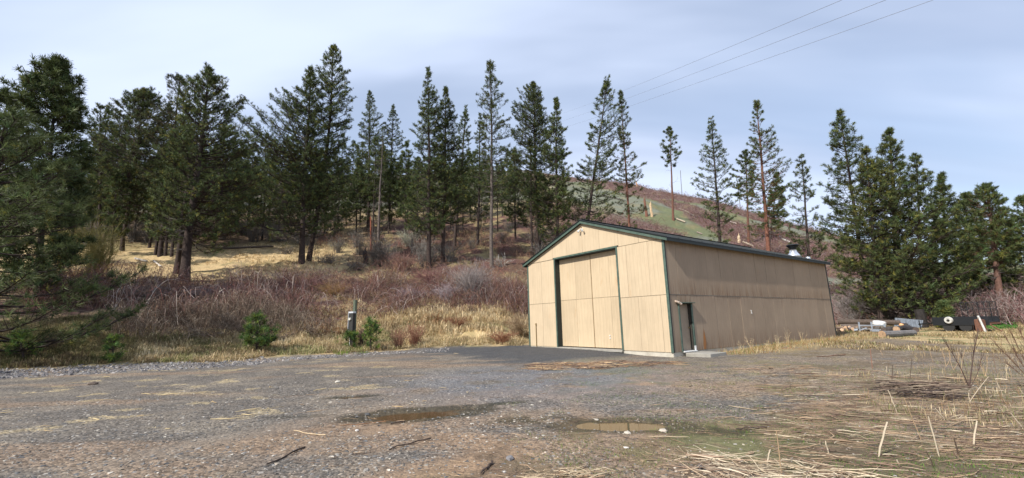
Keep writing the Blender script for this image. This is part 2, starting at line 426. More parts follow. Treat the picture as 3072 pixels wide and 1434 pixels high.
# ------------------------------------------------------------------ the ground sheet
def px_of_az(a):
    return np.interp(a, _AZT, _PXT)
_PXT = np.linspace(-1500, 4600, 200); _AZT = np.array([az_of(p) for p in _PXT])
EDGE_PX = [-700, 0, 700, 1290, 1560, 1640, 1900, 2500, 2700, 3072, 3800]
EDGE_D = [29, 27.6, 25.2, 27.4, 28, 30, 44, 40, 33, 24, 24]
def C(*a): return np.array(a, float)
K_GRAVEL = C(.125, .109, .092); K_GRAVEL2 = C(.195, .165, .128); K_DIRT = C(.31, .205, .125); K_DIRT2 = C(.115, .080, .055)
K_ASPH = C(.060, .062, .066); K_STRAW = C(.50, .37, .19); K_STRAW2 = C(.32, .25, .12); K_MOSS = C(.095, .118, .038); K_MOSSY = C(.16, .165, .07)
K_BRAM = C(.120, .058, .048); K_BRAM2 = C(.065, .045, .035); K_MEADOW = C(.52, .38, .20); K_FOREST = C(.16, .105, .062); K_HGREEN = C(.128, .138, .068)
K_HGREY = C(.160, .165, .120); K_LAWN = C(.12, .24, .06); K_RUST = C(.30, .17, .09)
def lerp(a, b, m): return a*(1-m[..., None])+b*m[..., None]
def hill_green(px, x, y, D):
    wv = (fbm(x, y, 14, 3, 63)-.5)*16+(fbm(x, y, 3, 3, 64)-.5)*9; d = D+wv
    c1 = np.interp(px, [1600, 1800, 2000, 2100, 2200, 2400, 2600], [150, 137, 129, 110, 100, 91, 84]); h1 = np.interp(px, [1600, 1800, 2000, 2100, 2200, 2400, 2600], [22, 30, 25, 12, 6, 6, 9])
    c2 = np.interp(px, [2050, 2150, 2300, 2500], [164, 160, 152, 160]); h2 = np.interp(px, [2020, 2150, 2300, 2500], [0, 9, 12, 13])
    return np.maximum(1-ss(np.abs(d-c1), h1*.8, h1*1.15), 1-ss(np.abs(d-c2), h2*.8, h2*1.2+.01))
def ground_col(x, y):
    """colour and gravel mask of the ground cover itself"""
    x = np.asarray(x, float); y = np.asarray(y, float)
    D = np.hypot(x, y); a = np.arctan2(x, y); p = px_of_az(a)
    nb = fbm(x, y, 3.0, 4, 21); nm = fbm(x, y, 1.1, 4, 22); nf = fbm(x, y, .35, 3, 23); nl = fbm(x, y, 9, 4, 24)
    c = np.broadcast_to(K_GRAVEL, x.shape+(3,)).copy()
    c = lerp(c, K_GRAVEL2, ss(nm, .42, .66)*.75)
    # wheel tracks: paler crushed strips running up to the door
    tr = ss(fbm(x*.35+y*.1, y*1.4, 1.3, 3, 31), .52, .68); c = lerp(c, K_DIRT*.85, tr*.45)
    trk = np.zeros_like(x)
    for (ax_, ay_, bx_, by_) in ((-4.5, 4.0, 3.4, 21.0), (-14, 8.0, 6, 12.8)):
        ll = math.hypot(bx_-ax_, by_-ay_); dx_, dy_ = (bx_-ax_)/ll, (by_-ay_)/ll; dd_ = (x-ax_)*(-dy_)+(y-ay_)*dx_+(nb-.5)*1.2; al = (x-ax_)*dx_+(y-ay_)*dy_
        for o_ in (-.82, .82): trk = np.maximum(trk, (1-ss(np.abs(dd_-o_), .12, .38))*ss(al, 0, 2)*(1-ss(al, ll-3, ll))*ss(nm, .3, .5))
    c = lerp(c, C(.20, .165, .13), trk*.55)
    # brown earth in the middle foreground and to the right
    Dn = D+(nb-.5)*9+(nm-.5)*5
    e = ss(p, 350, 1250)*(1-ss(Dn, 5.5, 10.5)) + ss(p, 1350, 2100)*(1-ss(Dn, 9, 18)) + .6*ss(p, 1000, 1300)*(1-ss(Dn, 8, 12))
    e = np.clip(e, 0, 1)*ss(nb+.35*(nm-.5), .30, .55)
    c = lerp(c, K_DIRT, e*.9); c = lerp(c, K_DIRT2, e*ss(nm*.6+nf*.4, .47, .62)*.75)
    # moss and weeds at the right
    mo = ss(p, 1300, 2200)*(1-ss(D, 15, 24)) + ss(p, 2050, 2500)*(1-ss(D, 30, 40))
    mo = np.clip(mo, 0, 1)*ss(nb*.45+nm*.35+nf*.2+.10*(1-ss(D, 6, 11))*ss(p, 1900, 2300), .48, .60)
    mo = mo*(.35+.65*ss(nf, .42, .58)); c = lerp(c, lerp(np.broadcast_to(K_MOSS, c.shape), K_MOSSY, nf), mo*.7)
    e3 = ss(p, 1900, 2350)*ss(D, 8, 12)*(1-ss(D, 34, 44)); c = lerp(c, C(.215, .165, .115), e3*.6*ss(nb, .3, .5)); c = lerp(c, K_STRAW2*.8, e3*ss(nf, .5, .7)*.5)
    e2 = ss(p, 2150, 2500)*ss(nm*.5+nf*.5, .45, .6)*(1-ss(D, 26, 34)); c = lerp(c, K_DIRT2, e2*.7)
    mo2 = (1-ss(np.abs(p-1000), 100, 500))*(1-ss(D, 6, 8))*ss(nb, .5, .62); c = lerp(c, K_MOSSY, mo2*.5)
    # straw coloured verge at the right and in front of the side wall
    u, v = shed_uv(x, y)
    vg = np.exp(-((v+1.5)/1.6)**2)*ss(u, 2.0, 5)*(1-ss(u, 22, 27)); c = lerp(c, K_STRAW2, np.clip(vg, 0, 1)*ss(nm, .3, .55)*.8)
    c = lerp(c, K_RUST, np.clip(vg, 0, 1)*ss(nf, .5, .7)*.5)
    # dark asphalt apron in front of the door, gravel spilling over its edge
    ap = ss(-u, -.5, .2)*(1-ss(-u+(nm-.5)*3, 5.0, 7.5))*ss(v+(nm-.5)*1.2, 1.2, 2.4)*(1-ss(v+(nb-.5)*2, 12.5, 16))
    c = lerp(c, K_ASPH, ap*.92)
    blue = (1-ss(np.hypot(x-.5, y-12.5), 1.5, 5.5))*ss(nm, .3, .5); c = lerp(c, C(.13, .142, .165), blue*.6)
    # yellow leaf litter on the left gravel
    lf = ss(fbm(x*.7, y*1.2, .7, 3, 41)+.12*fbm(x, y, .12, 2, 42), .74, .80)*(1-ss(p, 1000, 1400))*ss(D, 8, 11)*(1-ss(D, 22, 26)); c = lerp(c, C(.38, .30, .17), lf*.6)
    grav = 1-np.clip(mo*.8+e*.85+ap*.55+trk*.5, 0, 1)
    # beyond the yard edge
    ed = np.interp(p, EDGE_PX, EDGE_D)+(nm-.5)*2.5
    out = ss(D-ed, -.5, .8)
    w = lerp(np.broadcast_to(K_STRAW, c.shape), K_STRAW2, ss(nm*.6+nf*.4, .42, .62))
    w = lerp(w, K_MOSSY, ss(nb, .52, .7)*.55)
    w = lerp(w, C(.17, .15, .065), (1-ss(p, 450, 900))*(1-ss(D-ed, 4, 7))*.65)
    br = ss(D+(nb-.5)*6, 35, 38)*(1-ss(D+(nb-.5)*9, 47, 51)); br = br*(.55+.45*ss(nm, .35, .55))
    br = br*(1-.6*ss(p, 2450, 2700))
    w = lerp(w, lerp(np.broadcast_to(K_BRAM, c.shape), K_BRAM2, nf), br)
    left = 1-ss(p, 950, 1150)
    me_ = left*ss(D+(nb-.5)*6, 49, 53)*(1-ss(D+(nb-.5)*8, 66, 72)); w = lerp(w, lerp(np.broadcast_to(K_MEADOW, c.shape), K_STRAW2, ss(nm, .5, .75)), me_)
    mid = ss(p, 950, 1150)*(1-ss(p, 1580, 1700))*ss(D, 47, 52)*(1-ss(D, 90, 110))
    w = lerp(w, lerp(lerp(np.broadcast_to(K_BRAM, c.shape)*1.0, K_STRAW2*.9, ss(nb, .5, .62)), K_FOREST, ss(nm, .45, .6)*.6), mid)
    fo = left*ss(D, 68, 75); w = lerp(w, lerp(np.broadcast_to(K_FOREST, c.shape), K_STRAW2*.8, ss(nl, .5, .66)), fo)
    far = (1-ss(p, 1580, 1700))*ss(D, 95, 120); w = lerp(w, lerp(np.broadcast_to(K_HGREY*.8, c.shape), K_BRAM2, ss(nl, .42, .58)), far)
    # open hillside at the right: bramble belts and grass belts that follow the slope
    hl = ss(p, 1600, 1720)*ss(D, 48, 60)
    gr = hill_green(p, x, y, D)
    hc = lerp(lerp(np.broadcast_to(K_BRAM*.95, c.shape), C(.17, .115, .095), nm), lerp(np.broadcast_to(K_HGREEN, c.shape), K_HGREY, ss(nl, .4, .6)), gr)
    hc = lerp(hc, K_STRAW2*.7, ss(nb, .55, .7)*.45)
    w = lerp(w, hc, hl)
    rt = ss(p, 2500, 2650)*ss(D, 26, 32)*(1-ss(D, 56, 64)); w = lerp(w, lerp(np.broadcast_to(K_STRAW*.85, c.shape), K_MOSSY, ss(nm, .5, .65)), rt)
    lw = (1-ss(np.abs(p-2980), 30, 70))*(1-ss(np.abs(D-54), 2, 6)); w = lerp(w, K_LAWN, np.clip(lw, 0, 1))
    c = lerp(c, w, out); grav = grav*(1-out)
    # wet earth round the puddles
    wet = np.clip(puddle_field(x, y, 1.7)/.03, 0, 1)
    wet2 = (1-ss(np.hypot((x-.35)/1.0, (y-7.45)/.35), .5, 1.2)) + (1-ss(np.hypot((x-3.0)/1.2, (y-6.45)/.3), .4, 1.2)) + (1-ss(np.hypot((x+4.0)/.8, (y-8.3)/.2), .4, 1.2))*.6
    wet = np.clip(np.maximum(wet, wet2*ss(nf, .3, .55)), 0, 1)
    c = lerp(c, c*.30+C(.012, .011, .0), wet)
    return c, grav, wet
AZV = np.concatenate([np.linspace(-PI, RAD(-60), 90, endpoint=False), np.linspace(RAD(-60), RAD(60), 760, endpoint=False), np.linspace(RAD(60), PI, 90)])
DV = np.concatenate([[0.6], np.exp(np.linspace(math.log(1.5), math.log(60), 330, endpoint=False)), np.exp(np.linspace(math.log(60), math.log(280), 110, endpoint=False)), np.exp(np.linspace(math.log(280), math.log(4000), 26))])
AA, DD = np.meshgrid(AZV[:-1], DV, indexing='ij')
GX = np.sin(AA)*DD; GY = np.cos(AA)*DD; GZ = hgt(GX, GY)
gc, gg, gw = ground_col(GX, GY)
na, nd = AA.shape
idx = np.arange(na*nd).reshape(na, nd); nx_ = np.roll(idx, -1, 0)
Fg = np.stack([idx[:, :-1], idx[:, 1:], nx_[:, 1:], nx_[:, :-1]], -1).reshape(-1, 4)
cv = na*nd; Vg = np.concatenate([np.stack([GX, GY, GZ], -1).reshape(-1, 3), [[0, 0, float(hgt(0., 0.01))]]])
Ft = np.stack([np.full(na, cv), idx[:, 0], nx_[:, 0]], -1)
colg = np.concatenate([gc.reshape(-1, 3), [[.2, .17, .13]]])
m, t, bs = newmat('yard_and_hillside')
at = N(t, 'ShaderNodeAttribute', attribute_name='Col'); am = N(t, 'ShaderNodeAttribute', attribute_name='Mask')
msep = N(t, 'ShaderNodeSeparateColor'); L(t, am.outputs['Color'], msep.inputs[0]); grv, wetm = msep.outputs[0], msep.outputs[1]
tcn = N(t, 'ShaderNodeTexCoord'); ov = tcn.outputs['Object']
vo = N(t, 'ShaderNodeTexVoronoi'); vo.inputs['Scale'].default_value = 26; L(t, ov, vo.inputs['Vector'])
vs = N(t, 'ShaderNodeSeparateColor'); L(t, vo.outputs['Color'], vs.inputs[0])
peb = mrange(t, vs.outputs[0], 0, 1, .45, 1.65)
n1 = texnoise(t, ov, 9, 6, .7); n2 = texnoise(t, ov, 55, 3, .6); n3 = texnoise(t, ov, 1.4, 5, .6)
f1 = mth(t, 'MULTIPLY', mrange(t, n1, .3, .7, .68, 1.32), mrange(t, n2, .3, .7, .75, 1.25)); f1 = mth(t, 'MULTIPLY', f1, mrange(t, n3, .3, .7, .88, 1.12))
pm = N(t, 'ShaderNodeMix', data_type='FLOAT'); L(t, grv, pm.inputs[0]); pm.inputs[2].default_value = 1.0; L(t, peb, pm.inputs[3])
f1 = mth(t, 'MULTIPLY', f1, pm.outputs[0])
hs = N(t, 'ShaderNodeVectorMath', operation='SCALE'); L(t, at.outputs['Color'], hs.inputs[0]); L(t, f1, hs.inputs[3])
L(t, hs.outputs[0], bs.inputs['Base Color'])
L(t, mrange(t, wetm, 0, 1, .92, .45), bs.inputs['Roughness']); bs.inputs['Specular IOR Level'].default_value = .3
bh = mth(t, 'ADD', mth(t, 'MULTIPLY', n1, 1.0), mth(t, 'MULTIPLY', mth(t, 'SUBTRACT', 1.0, vo.outputs['Distance']), .55)); bump(t, bs, bh, .8, .03)
gm = mesh('ground', Vg, [Fg, Ft], m, colg, True)
ma = gm.color_attributes.new('Mask', 'FLOAT_COLOR', 'POINT')
mk = np.zeros((len(Vg), 4), np.float32); mk[:-1, 0] = gg.ravel(); mk[:-1, 1] = gw.ravel(); mk[:, 3] = 1; ma.data.foreach_set('color', mk.ravel())
tag(obj('ground', gm), kind='structure')

# puddle water: level sheets, the dip in the ground cuts their shoreline
mw, t, bs = newmat('muddy_water'); bs.inputs['Base Color'].default_value = (.085, .055, .024, 1); bs.inputs['Roughness'].default_value = .02; bs.inputs['IOR'].default_value = 1.4
tcn = N(t, 'ShaderNodeTexCoord'); bump(t, bs, texnoise(t, tcn.outputs['Object'], 9, 2), .02, .01)
def puddle(cx, cy, rx, ry, z):
    a = np.linspace(0, 2*PI, 40, endpoint=False); V = [(0, 0, 0)]+[(rx*math.cos(q), ry*math.sin(q), 0) for q in a]
    F = [(0, 1+i, 1+(i+1) % 40) for i in range(40)]
    tag(obj('puddle_water', mesh('puddle_water', V, np.array(F), mw), None, (cx, cy, z)), kind='structure')
def lvl(cx, cy, rx, ry):
    a = np.linspace(0, 2*PI, 24); return float(np.percentile(hgt(cx+rx*1.35*np.cos(a), cy+ry*1.5*np.sin(a)), 30))
puddle(-1.7, 8.4, 1.75, .75, lvl(-1.7, 8.3, .9, .35)-.028)
puddle(1.62, 6.95, 1.0, .55, lvl(1.62, 6.95, .7, .3)-.022)
puddle(-3.75, 10.35, .6, .3, lvl(-3.75, 10.35, .45, .15)-.018)

# ------------------------------------------------------------------ the shed
shed = thing('shed', 'long tan grooved plywood shed with dark green trim and low gable roof', 'building', (SH_O[0], SH_O[1], SH_Z), PI/2-SH_AZ)
def part(name, me, parent=None, loc=None, label=None, rot=None):
    o = obj(name, me, parent if parent is not None else shed, loc, rot)
    if label: o['label'] = label
    return o
W_, L_, T_ = SH_W, SH_L, SH_T
slope = (SH_RH-SH_T)/(W_/2)
def roofz(v): return SH_T + slope*min(v, W_-v)
# foundation
mb = MB(); mb.box(.03, L_-.03, .03, W_-.03, -.9, -.003); part('foundation', mb.build('foundation', M['paleconcrete']))
# framing behind the sheets (recessed, so the joints read dark)
DO0, DO1, DOZ = 2.72, 7.24, 4.90      # big door opening
SD0, SD1, SDZ = .70, 1.58, 2.04       # side door opening
TH = .018; BK = .035
mb = MB()
def wall_u(v0, v1, u0, u1, z0, z1): mb.box(u0, u1, v0, v1, z0, z1)
mb.box(SD1+.0, L_-BK, BK, BK+.10, 0, T_-.02); mb.box(BK, SD0, BK, BK+.10, 0, T_-.02); mb.box(SD0, SD1, BK, BK+.10, SDZ, T_-.02)
mb.box(BK, L_-BK, W_-BK-.10, W_-BK, 0, T_-.02)
mb.box(BK, BK+.10, BK+.101, DO0, 0, T_-.02); mb.box(BK, BK+.10, DO1, W_-BK-.101, 0, T_-.02)
mb.box(L_-BK-.10, L_-BK, BK+.101, W_-BK-.101, 0, T_-.02)
for u in (BK, L_-BK-.10):
    V = [(u+dx, v, z) for dx in (0, .10) for v, z in ((BK, T_-.021), (W_-BK, T_-.021), (W_/2, SH_RH-.06))]
    mb.add(V, [np.array([(0, 2, 1), (3, 4, 5)]), np.array([(0, 1, 4, 3), (1, 2, 5, 4), (2, 0, 3, 5)])])
part('wall_framing', mb.build('wall_framing', M['timber']))
G = .0045
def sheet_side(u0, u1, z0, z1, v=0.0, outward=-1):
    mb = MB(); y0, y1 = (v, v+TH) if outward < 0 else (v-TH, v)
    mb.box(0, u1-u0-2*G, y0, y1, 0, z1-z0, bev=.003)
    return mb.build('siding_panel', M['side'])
_cache = {}
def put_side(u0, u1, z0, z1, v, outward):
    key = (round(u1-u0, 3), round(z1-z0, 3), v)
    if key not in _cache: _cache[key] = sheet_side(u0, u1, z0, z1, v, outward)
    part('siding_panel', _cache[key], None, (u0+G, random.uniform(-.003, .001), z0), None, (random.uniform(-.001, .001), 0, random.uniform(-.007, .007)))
PW = 1.22
lows = [0]+[PW*k for k in range(1, 15)]+[L_]
ups = [0]+[PW*k-.40 for k in range(1, 16) if PW*k-.40 < L_-.3]+[L_]
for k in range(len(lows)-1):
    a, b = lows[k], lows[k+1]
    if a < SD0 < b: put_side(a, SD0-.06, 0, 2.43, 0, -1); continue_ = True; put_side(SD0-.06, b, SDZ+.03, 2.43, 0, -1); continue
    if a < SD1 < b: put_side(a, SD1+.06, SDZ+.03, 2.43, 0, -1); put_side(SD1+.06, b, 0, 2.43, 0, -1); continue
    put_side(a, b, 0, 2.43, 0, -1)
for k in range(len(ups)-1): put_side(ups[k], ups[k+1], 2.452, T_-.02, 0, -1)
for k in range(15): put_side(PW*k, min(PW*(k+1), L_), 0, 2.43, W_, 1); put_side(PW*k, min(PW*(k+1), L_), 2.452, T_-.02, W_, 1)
mb = MB(); mb.box(.10, L_-.02, -.012, .0, 2.432, 2.450); part('flashing_strip', mb.build('flashing_strip', simple('grey_flashing', (.16, .15, .13), .6)))
# weathered hole mark and rust run on the side wall
mb = MB(); mb.tube([(7.10, -.03, 1.60), (7.10, .002, 1.60)], .045, 10); mb.box(7.06, 7.13, -.025, -.002, 1.66, 1.75); part('outlet_cover', mb.build('outlet_cover', M['whitepaint']))
def front_sheet(poly, u=0.0, mat='front', out=-1, name='siding_panel', parent=None, rec=0.0):
    """poly: list of (v,z) ccw seen from the front"""
    n = len(poly); o0 = poly[0]
    V = [(u+rec, v-o0[0], z-o0[1]) for v, z in poly]+[(u+rec+TH*(-out), v-o0[0], z-o0[1]) for v, z in poly]
    Fq = np.array([(i, (i+1) % n, n+(i+1) % n, n+i) for i in range(n)])
    Fa = np.array([list(range(n))[::-1], [n+i for i in range(n)]])
    return part(name, mesh(name, V, [Fq, Fa], M[mat], np.ones((2*n, 3))), parent, (random.uniform(-.002, .001), o0[0], o0[1]))
def rect(v0, v1, z0, z1): return [(v0+G, z0), (v1-G, z0), (v1-G, z1), (v0+G, z1)]
SEAM = 4.93
for (a, b) in ((0, .42), (.42, 1.60), (1.60, DO0)): front_sheet(rect(a, b, 0, 2.43))
for (a, b) in ((0, .88), (.88, 2.12), (2.12, DO0)): front_sheet(rect(a, b, 2.448, SEAM-.02 if b > .3 else 0) if a > .1 else [(a+G, 2.448), (b-G, 2.448), (b-G, SEAM-.02), (a+G+.03, SEAM-.02), (a+G, SEAM-.05)])
for (a, b) in ((DO1, 8.49), (8.49, W_)):
    front_sheet(rect(a, b, 0, 2.43)); front_sheet(rect(a, b, 2.448, SEAM-.03))
gs = [.12, 1.33, 2.55, 3.77, 4.98, 6.20, 7.42, 8.64, W_-.12]
for a, b in zip(gs[:-1], gs[1:]):
    za_, zb_ = roofz(a)-.015, roofz(b)-.015
    z0 = SEAM if (b < DO0+.1 or a > DO1-.1) else DOZ+.10
    pts = [(a+G, z0), (b-G, z0), (b-G, max(zb_, z0+.004))]
    if a < W_/2 < b: pts.append((W_/2, SH_RH-.015))
    pts.append((a+G, max(za_, z0+.004)))
    front_sheet(pts)
# back gable
for a, b in zip([0]+[1.22*k for k in range(1, 8)], [1.22*k for k in range(1, 8)]+[W_]):
    for z0, z1 in ((0, 2.43), (2.448, 4.88)):
        front_sheet(rect(a, b, z0, z1), u=L_-TH, out=-1)
    pts = [(a+G, 4.90), (b-G, 4.90), (b-G, max(roofz(b)-.02, 4.904))]
    if a < W_/2 < b: pts.append((W_/2, SH_RH-.02))
    pts.append((a+G, max(roofz(a)-.02, 4.904))); front_sheet(pts, u=L_-TH, out=-1)
# big door: jamb lining and head lining, two leaves each of sheets
REC = .30
mb = MB()
for v0, v1 in ((DO0-.001, DO0+.03), (DO1-.03, DO1+.001)): mb.box(-.004, REC+.03, v0, v1, 0.0, DOZ)
mb.box(-.004, REC+.03, DO0+.03, DO1-.03, DOZ-.03, DOZ); part('door_reveal', mb.build('door_reveal', M['trimshade']))
mb = MB()
for v0, v1 in ((DO0-.09, DO0), (DO1, DO1+.09)): mb.box(-.032, .0, v0, v1, -.0, DOZ+.09, bev=.006)
mb.box(-.033, -.001, DO0, DO1, DOZ, DOZ+.09, bev=.006); part('door_trim', mb.build('door_trim', M['trim']))
mb = MB(); mb.box(-.12, REC+.1, DO0-.05, DO1+.05, -.10, .004, bev=.01); part('door_sill', mb.build('door_sill', M['concrete']))
SPL = 4.76
for (a, b, js) in ((DO0+.035, SPL-.018, [3.50]), (SPL+.018, DO1-.035, [5.95])):
    leaf = part('sliding_door', MB().box(REC+.03, REC+.07, a, b, .05, DOZ-.04).build('sliding_door', M['timber']), None, None, 'right leaf of the wide front door' if b < 5 else 'left leaf of the wide front door')
    ed = [a]+js+[b]
    for p0, p1 in zip(ed[:-1], ed[1:]):
        front_sheet(rect(p0, p1, .05, 2.54), 0, 'door', -1, 'door_panel', leaf, REC+(.0 if b < 5 else .012)); front_sheet(rect(p0, p1, 2.556, DOZ-.04), 0, 'door', -1, 'door_panel', leaf, REC+(.0 if b < 5 else .012))
    if b < 5:
        for zz_ in (.50, .62): part('pull_handle', MB().box(REC-.03, REC-.003, 3.66, 3.72, zz_, zz_+.06).build('pull_handle', M['whitepaint']), leaf)
mb = MB(); mb.box(REC-.008, REC-.001, SPL-.03, SPL+.012, .05, DOZ-.05); part('meeting_stile', mb.build('meeting_stile', simple('rusty_edge', (.20, .13, .06), .8, 0, .3, 6)))
# corner boards
for nm, (u0, u1, v0, v1) in {'a': (-.022, -.0035, -.022, .10), 'b': (-.0035, .07, -.022, -.0035), 'c': (-.022, -.0035, W_-.10, W_+.022), 'd': (L_-.09, L_+.022, -.024, -.0035), 'e': (L_-.09, L_+.022, W_+.0035, W_+.022)}.items():
    mb = MB(); mb.box(u0, u1, v0, v1, -.012, T_-.06 if nm not in 'a' else T_-.03, bev=.004); part('corner_board', mb.build('corner_board', M['trim'] if nm in 'ac' else M['trimshade']))
# roof: sheets, fascia, rake boards
OV = .25; FO = .14
cosr = 1/math.hypot(1, slope)
for side in (0, 1):
    for k in range(20):
        u0 = -FO-.06+k*(L_+2*FO+.12)/20; u1 = -FO-.06+(k+1)*(L_+2*FO+.12)/20
        key = ('roof', side)
        if key not in _cache:
            mb = MB(); n = 4; us = [0, .001, .02, .04, .06, u1-u0-.06, u1-u0-.04, u1-u0-.02, u1-u0-.002]; hsn = [.012, .0, .03, .03, 0, 0, .03, .03, 0]
            prof_v = [-OV-.03, W_/2]
            V = []; F = []
            for uu, hh in zip(us, hsn):
                for v in prof_v:
                    z = SH_T+slope*v+.125+hh; vv = v if side == 0 else W_-v; V.append((uu, vv, z))
            for uu, hh in zip(us, hsn):
                for v in prof_v:
                    z = SH_T+slope*v+.088; vv = v if side == 0 else W_-v; V.append((uu, vv, z))
            q = len(us)
            for i in range(q-1):
                F.append((2*i, 2*i+1, 2*i+3, 2*i+2)); F.append((2*q+2*i, 2*q+2*i+2, 2*q+2*i+3, 2*q+2*i+1)); F.append((2*i, 2*i+2, 2*q+2*i+2, 2*q+2*i)); F.append((2*i+1, 2*q+2*i+1, 2*q+2*i+3, 2*i+3))
            F.append((0, 2*q, 2*q+1, 1)); F.append((2*q-2, 2*q-1, 4*q-1, 4*q-2))
            _cache[key] = mb.add(V, np.array(F)).build('roof_sheet', M['roof'])
        part('roof_sheet', _cache[key], None, (u0, 0, 0))
mb = MB()
for side in (0, 1):  # deck under the sheets
    V = []
    for u in (-FO+.03, L_+FO-.03):
        for v in (-OV+.02, W_/2-.001):
            for dz in (.02, .10):
                V.append((u, v if side == 0 else W_-v, SH_T+slope*v+dz))
    F = np.array([(0, 1, 3, 2), (4, 6, 7, 5), (0, 4, 5, 1), (2, 3, 7, 6), (0, 2, 6, 4), (1, 5, 7, 3)]); mb.add(V, F)
part('roof_deck', mb.build('roof_deck', M['trimshade']))
mb = MB(); mb.box(-FO-.02, L_+FO+.02, W_/2-.16, W_/2+.16, SH_RH+.135, SH_RH+.165, bev=.01); part('ridge_cap', mb.build('ridge_cap', M['roof']))
for side in (0, 1):
    v0, v1 = (-OV-.02, -OV+.018) if side == 0 else (W_+OV-.018, W_+OV+.02)
    mb = MB(); mb.box(-FO+.0, L_+FO, v0, v1, SH_T-slope*OV-.055, SH_T-slope*OV+.085, bev=.004); part('eave_fascia', mb.build('eave_fascia', M['trimshade']))
    for u0, u1, mt in ((-FO-.03, -FO-.002, 'trim'), (L_+FO+.002, L_+FO+.03, 'trimshade')):
        V = []
        for u in (u0, u1):
            for v in (-OV-.02, W_/2-.0005):
                for dz in (-.05, .085): V.append((u, v if side == 0 else W_-v, SH_T+slope*v+dz))
        part('rake_board', mesh('rake_board', V, np.array([(0, 1, 3, 2), (4, 6, 7, 5), (0, 4, 5, 1), (2, 3, 7, 6), (0, 2, 6, 4), (1, 5, 7, 3)]), M[mt], np.ones((8, 3))))
# soffit under the rake
# side door
mb = MB(); mb.box(SD0, SD1, .16, .20, .02, SDZ-.01); d = part('side_door', mb.build('side_door', M['sidedoor']))
mb = MB(); mb.tube([(SD1-.10, .15, 1.0), (SD1-.10, .10, 1.0)], .012, 8); mb.tube([(SD1-.10, .11, 1.0), (SD1-.10, .085, 1.0)], .03, 10); part('door_knob', mb.build('door_knob', M['brass']), d)
mb = MB(); mb.box(SD0-.03, SD0, -.0, .20, 0, SDZ); mb.box(SD1, SD1+.03, .0, .20, 0, SDZ); mb.box(SD0-.03, SD1+.03, .0, .20, SDZ, SDZ+.03); part('door_reveal', mb.build('door_reveal', M['trimshade']))
mb = MB(); mb.box(SD0-.10, SD0-.0, -.034, -.004, -.0, SDZ+.02, bev=.005); mb.box(SD1, SD1+.11, -.034, -.004, .22, SDZ+.02, bev=.005); part('door_trim', mb.build('door_trim', M['trim']))
mb = MB(); mb.box(SD0-.16, SD1+.16, -.16, -.004, SDZ+.03, SDZ+.065, bev=.006); part('door_hood', mb.build('door_hood', M['trim']))
mb = MB(); mb.box(SD1, SD1+.11, -.033, -.0045, -.0, .215, bev=.004); part('trim_patch', mb.build('trim_patch', M['whitepaint']))
mb = MB(); mb.box(SD0-.02, SD1+.06, -.10, .18, -.03, .016, bev=.006); part('threshold', mb.build('threshold', M['whitepaint']))
mb = MB(); mb.tube([(SD0-.24, -.004, SDZ+.10), (SD0-.24, -.06, SDZ+.10)], .055, 10); mb.tube([(SD0-.24, -.05, SDZ+.10), (SD0-.10, -.12, SDZ+.03), (SD0-.02, -.14, SDZ-.02)], [.045, .05, .05], 10); part('door_lamp', mb.build('door_lamp', simple('copper_white_lamp', (.62, .50, .40), .4, .2)))
# twin flood lamps on the gable
fl = part('flood_lamp', MB().tube([(-.0035, 4.93, 6.22), (-.06, 4.93, 6.22)], .065, 12).build('flood_lamp', M['whitepaint']))
mb = MB(); mb.tube([(-.06, 4.93, 6.22), (-.12, 5.02, 6.20)], .014, 6); mb.tube([(-.06, 4.93, 6.22), (-.12, 4.82, 6.17)], .014, 6); mb.tube([(-.04, 4.93, 6.28), (-.06, 4.95, 6.38), (-.05, 5.02, 6.42)], .013, 6); part('lamp_bracket', mb.build('lamp_bracket', M['rust']), fl)
mb = MB(); mb.tube([(-.10, 5.02, 6.22), (-.20, 5.07, 6.10)], [.035, .06], 10); part('lamp_head', mb.build('lamp_head', M['whitepaint']), fl)
mb = MB(); mb.tube([(-.10, 4.80, 6.19), (-.20, 4.74, 6.12)], [.035, .06], 10); part('lamp_head', mb.build('lamp_head', M['whitepaint']), fl)
# standpipe on the front wall
mb = MB(); mb.tube([(-.05, 9.10, -.05), (-.05, 9.10, 1.22)], .022, 8); mb.tube([(-.05, 9.10, 1.20), (-.05, 9.10, 1.32)], .036, 8); mb.tube([(-.05, 9.10, .95), (-.003, 9.10, .95)], .012, 6); part('standpipe', mb.build('standpipe', M['brass']))
# flue on the far end of the roof
FU, FV = 17.0, 1.35
def fz(v): return SH_T+slope*v+.13
mb = MB(); zf = fz(FV); mb.tube([(FU, FV, zf-.1), (FU, FV, zf+.10), (FU, FV, zf+.24), (FU, FV, zf+.42)], [.46, .36, .25, .20], 18); mb.tube([(FU, FV, zf+.22), (FU, FV, zf+.25)], .27, 18); fo_ = part('flue', mb.build('flue', M['galv_bright'], True))
mb = MB(); mb.tube([(FU, FV, zf+.50), (FU, FV, zf+.56), (FU, FV, zf+.64), (FU, FV, zf+.70)], [.20, .24, .30, .36], 16); mb.tube([(FU, FV, zf+.74), (FU, FV, zf+.80)], [.40, .36], 16)
mb.tube([(FU+.16, FV, zf+.4), (FU+.16, FV, zf+.75)], .012, 5); mb.tube([(FU-.16, FV, zf+.4), (FU-.16, FV, zf+.75)], .012, 5); mb.tube([(FU, FV, zf+.4), (FU, FV, zf+.75)], .06, 8); part('flue_cap', mb.build('flue_cap', M['steel_dark']), fo_)
mb = MB(); mb.tube([(18.1, .9, fz(.9)-.05), (18.1, .9, fz(.9)+.10)], [.16, .14], 12); part('vent_stub', mb.build('vent_stub', M['galv_bright']))
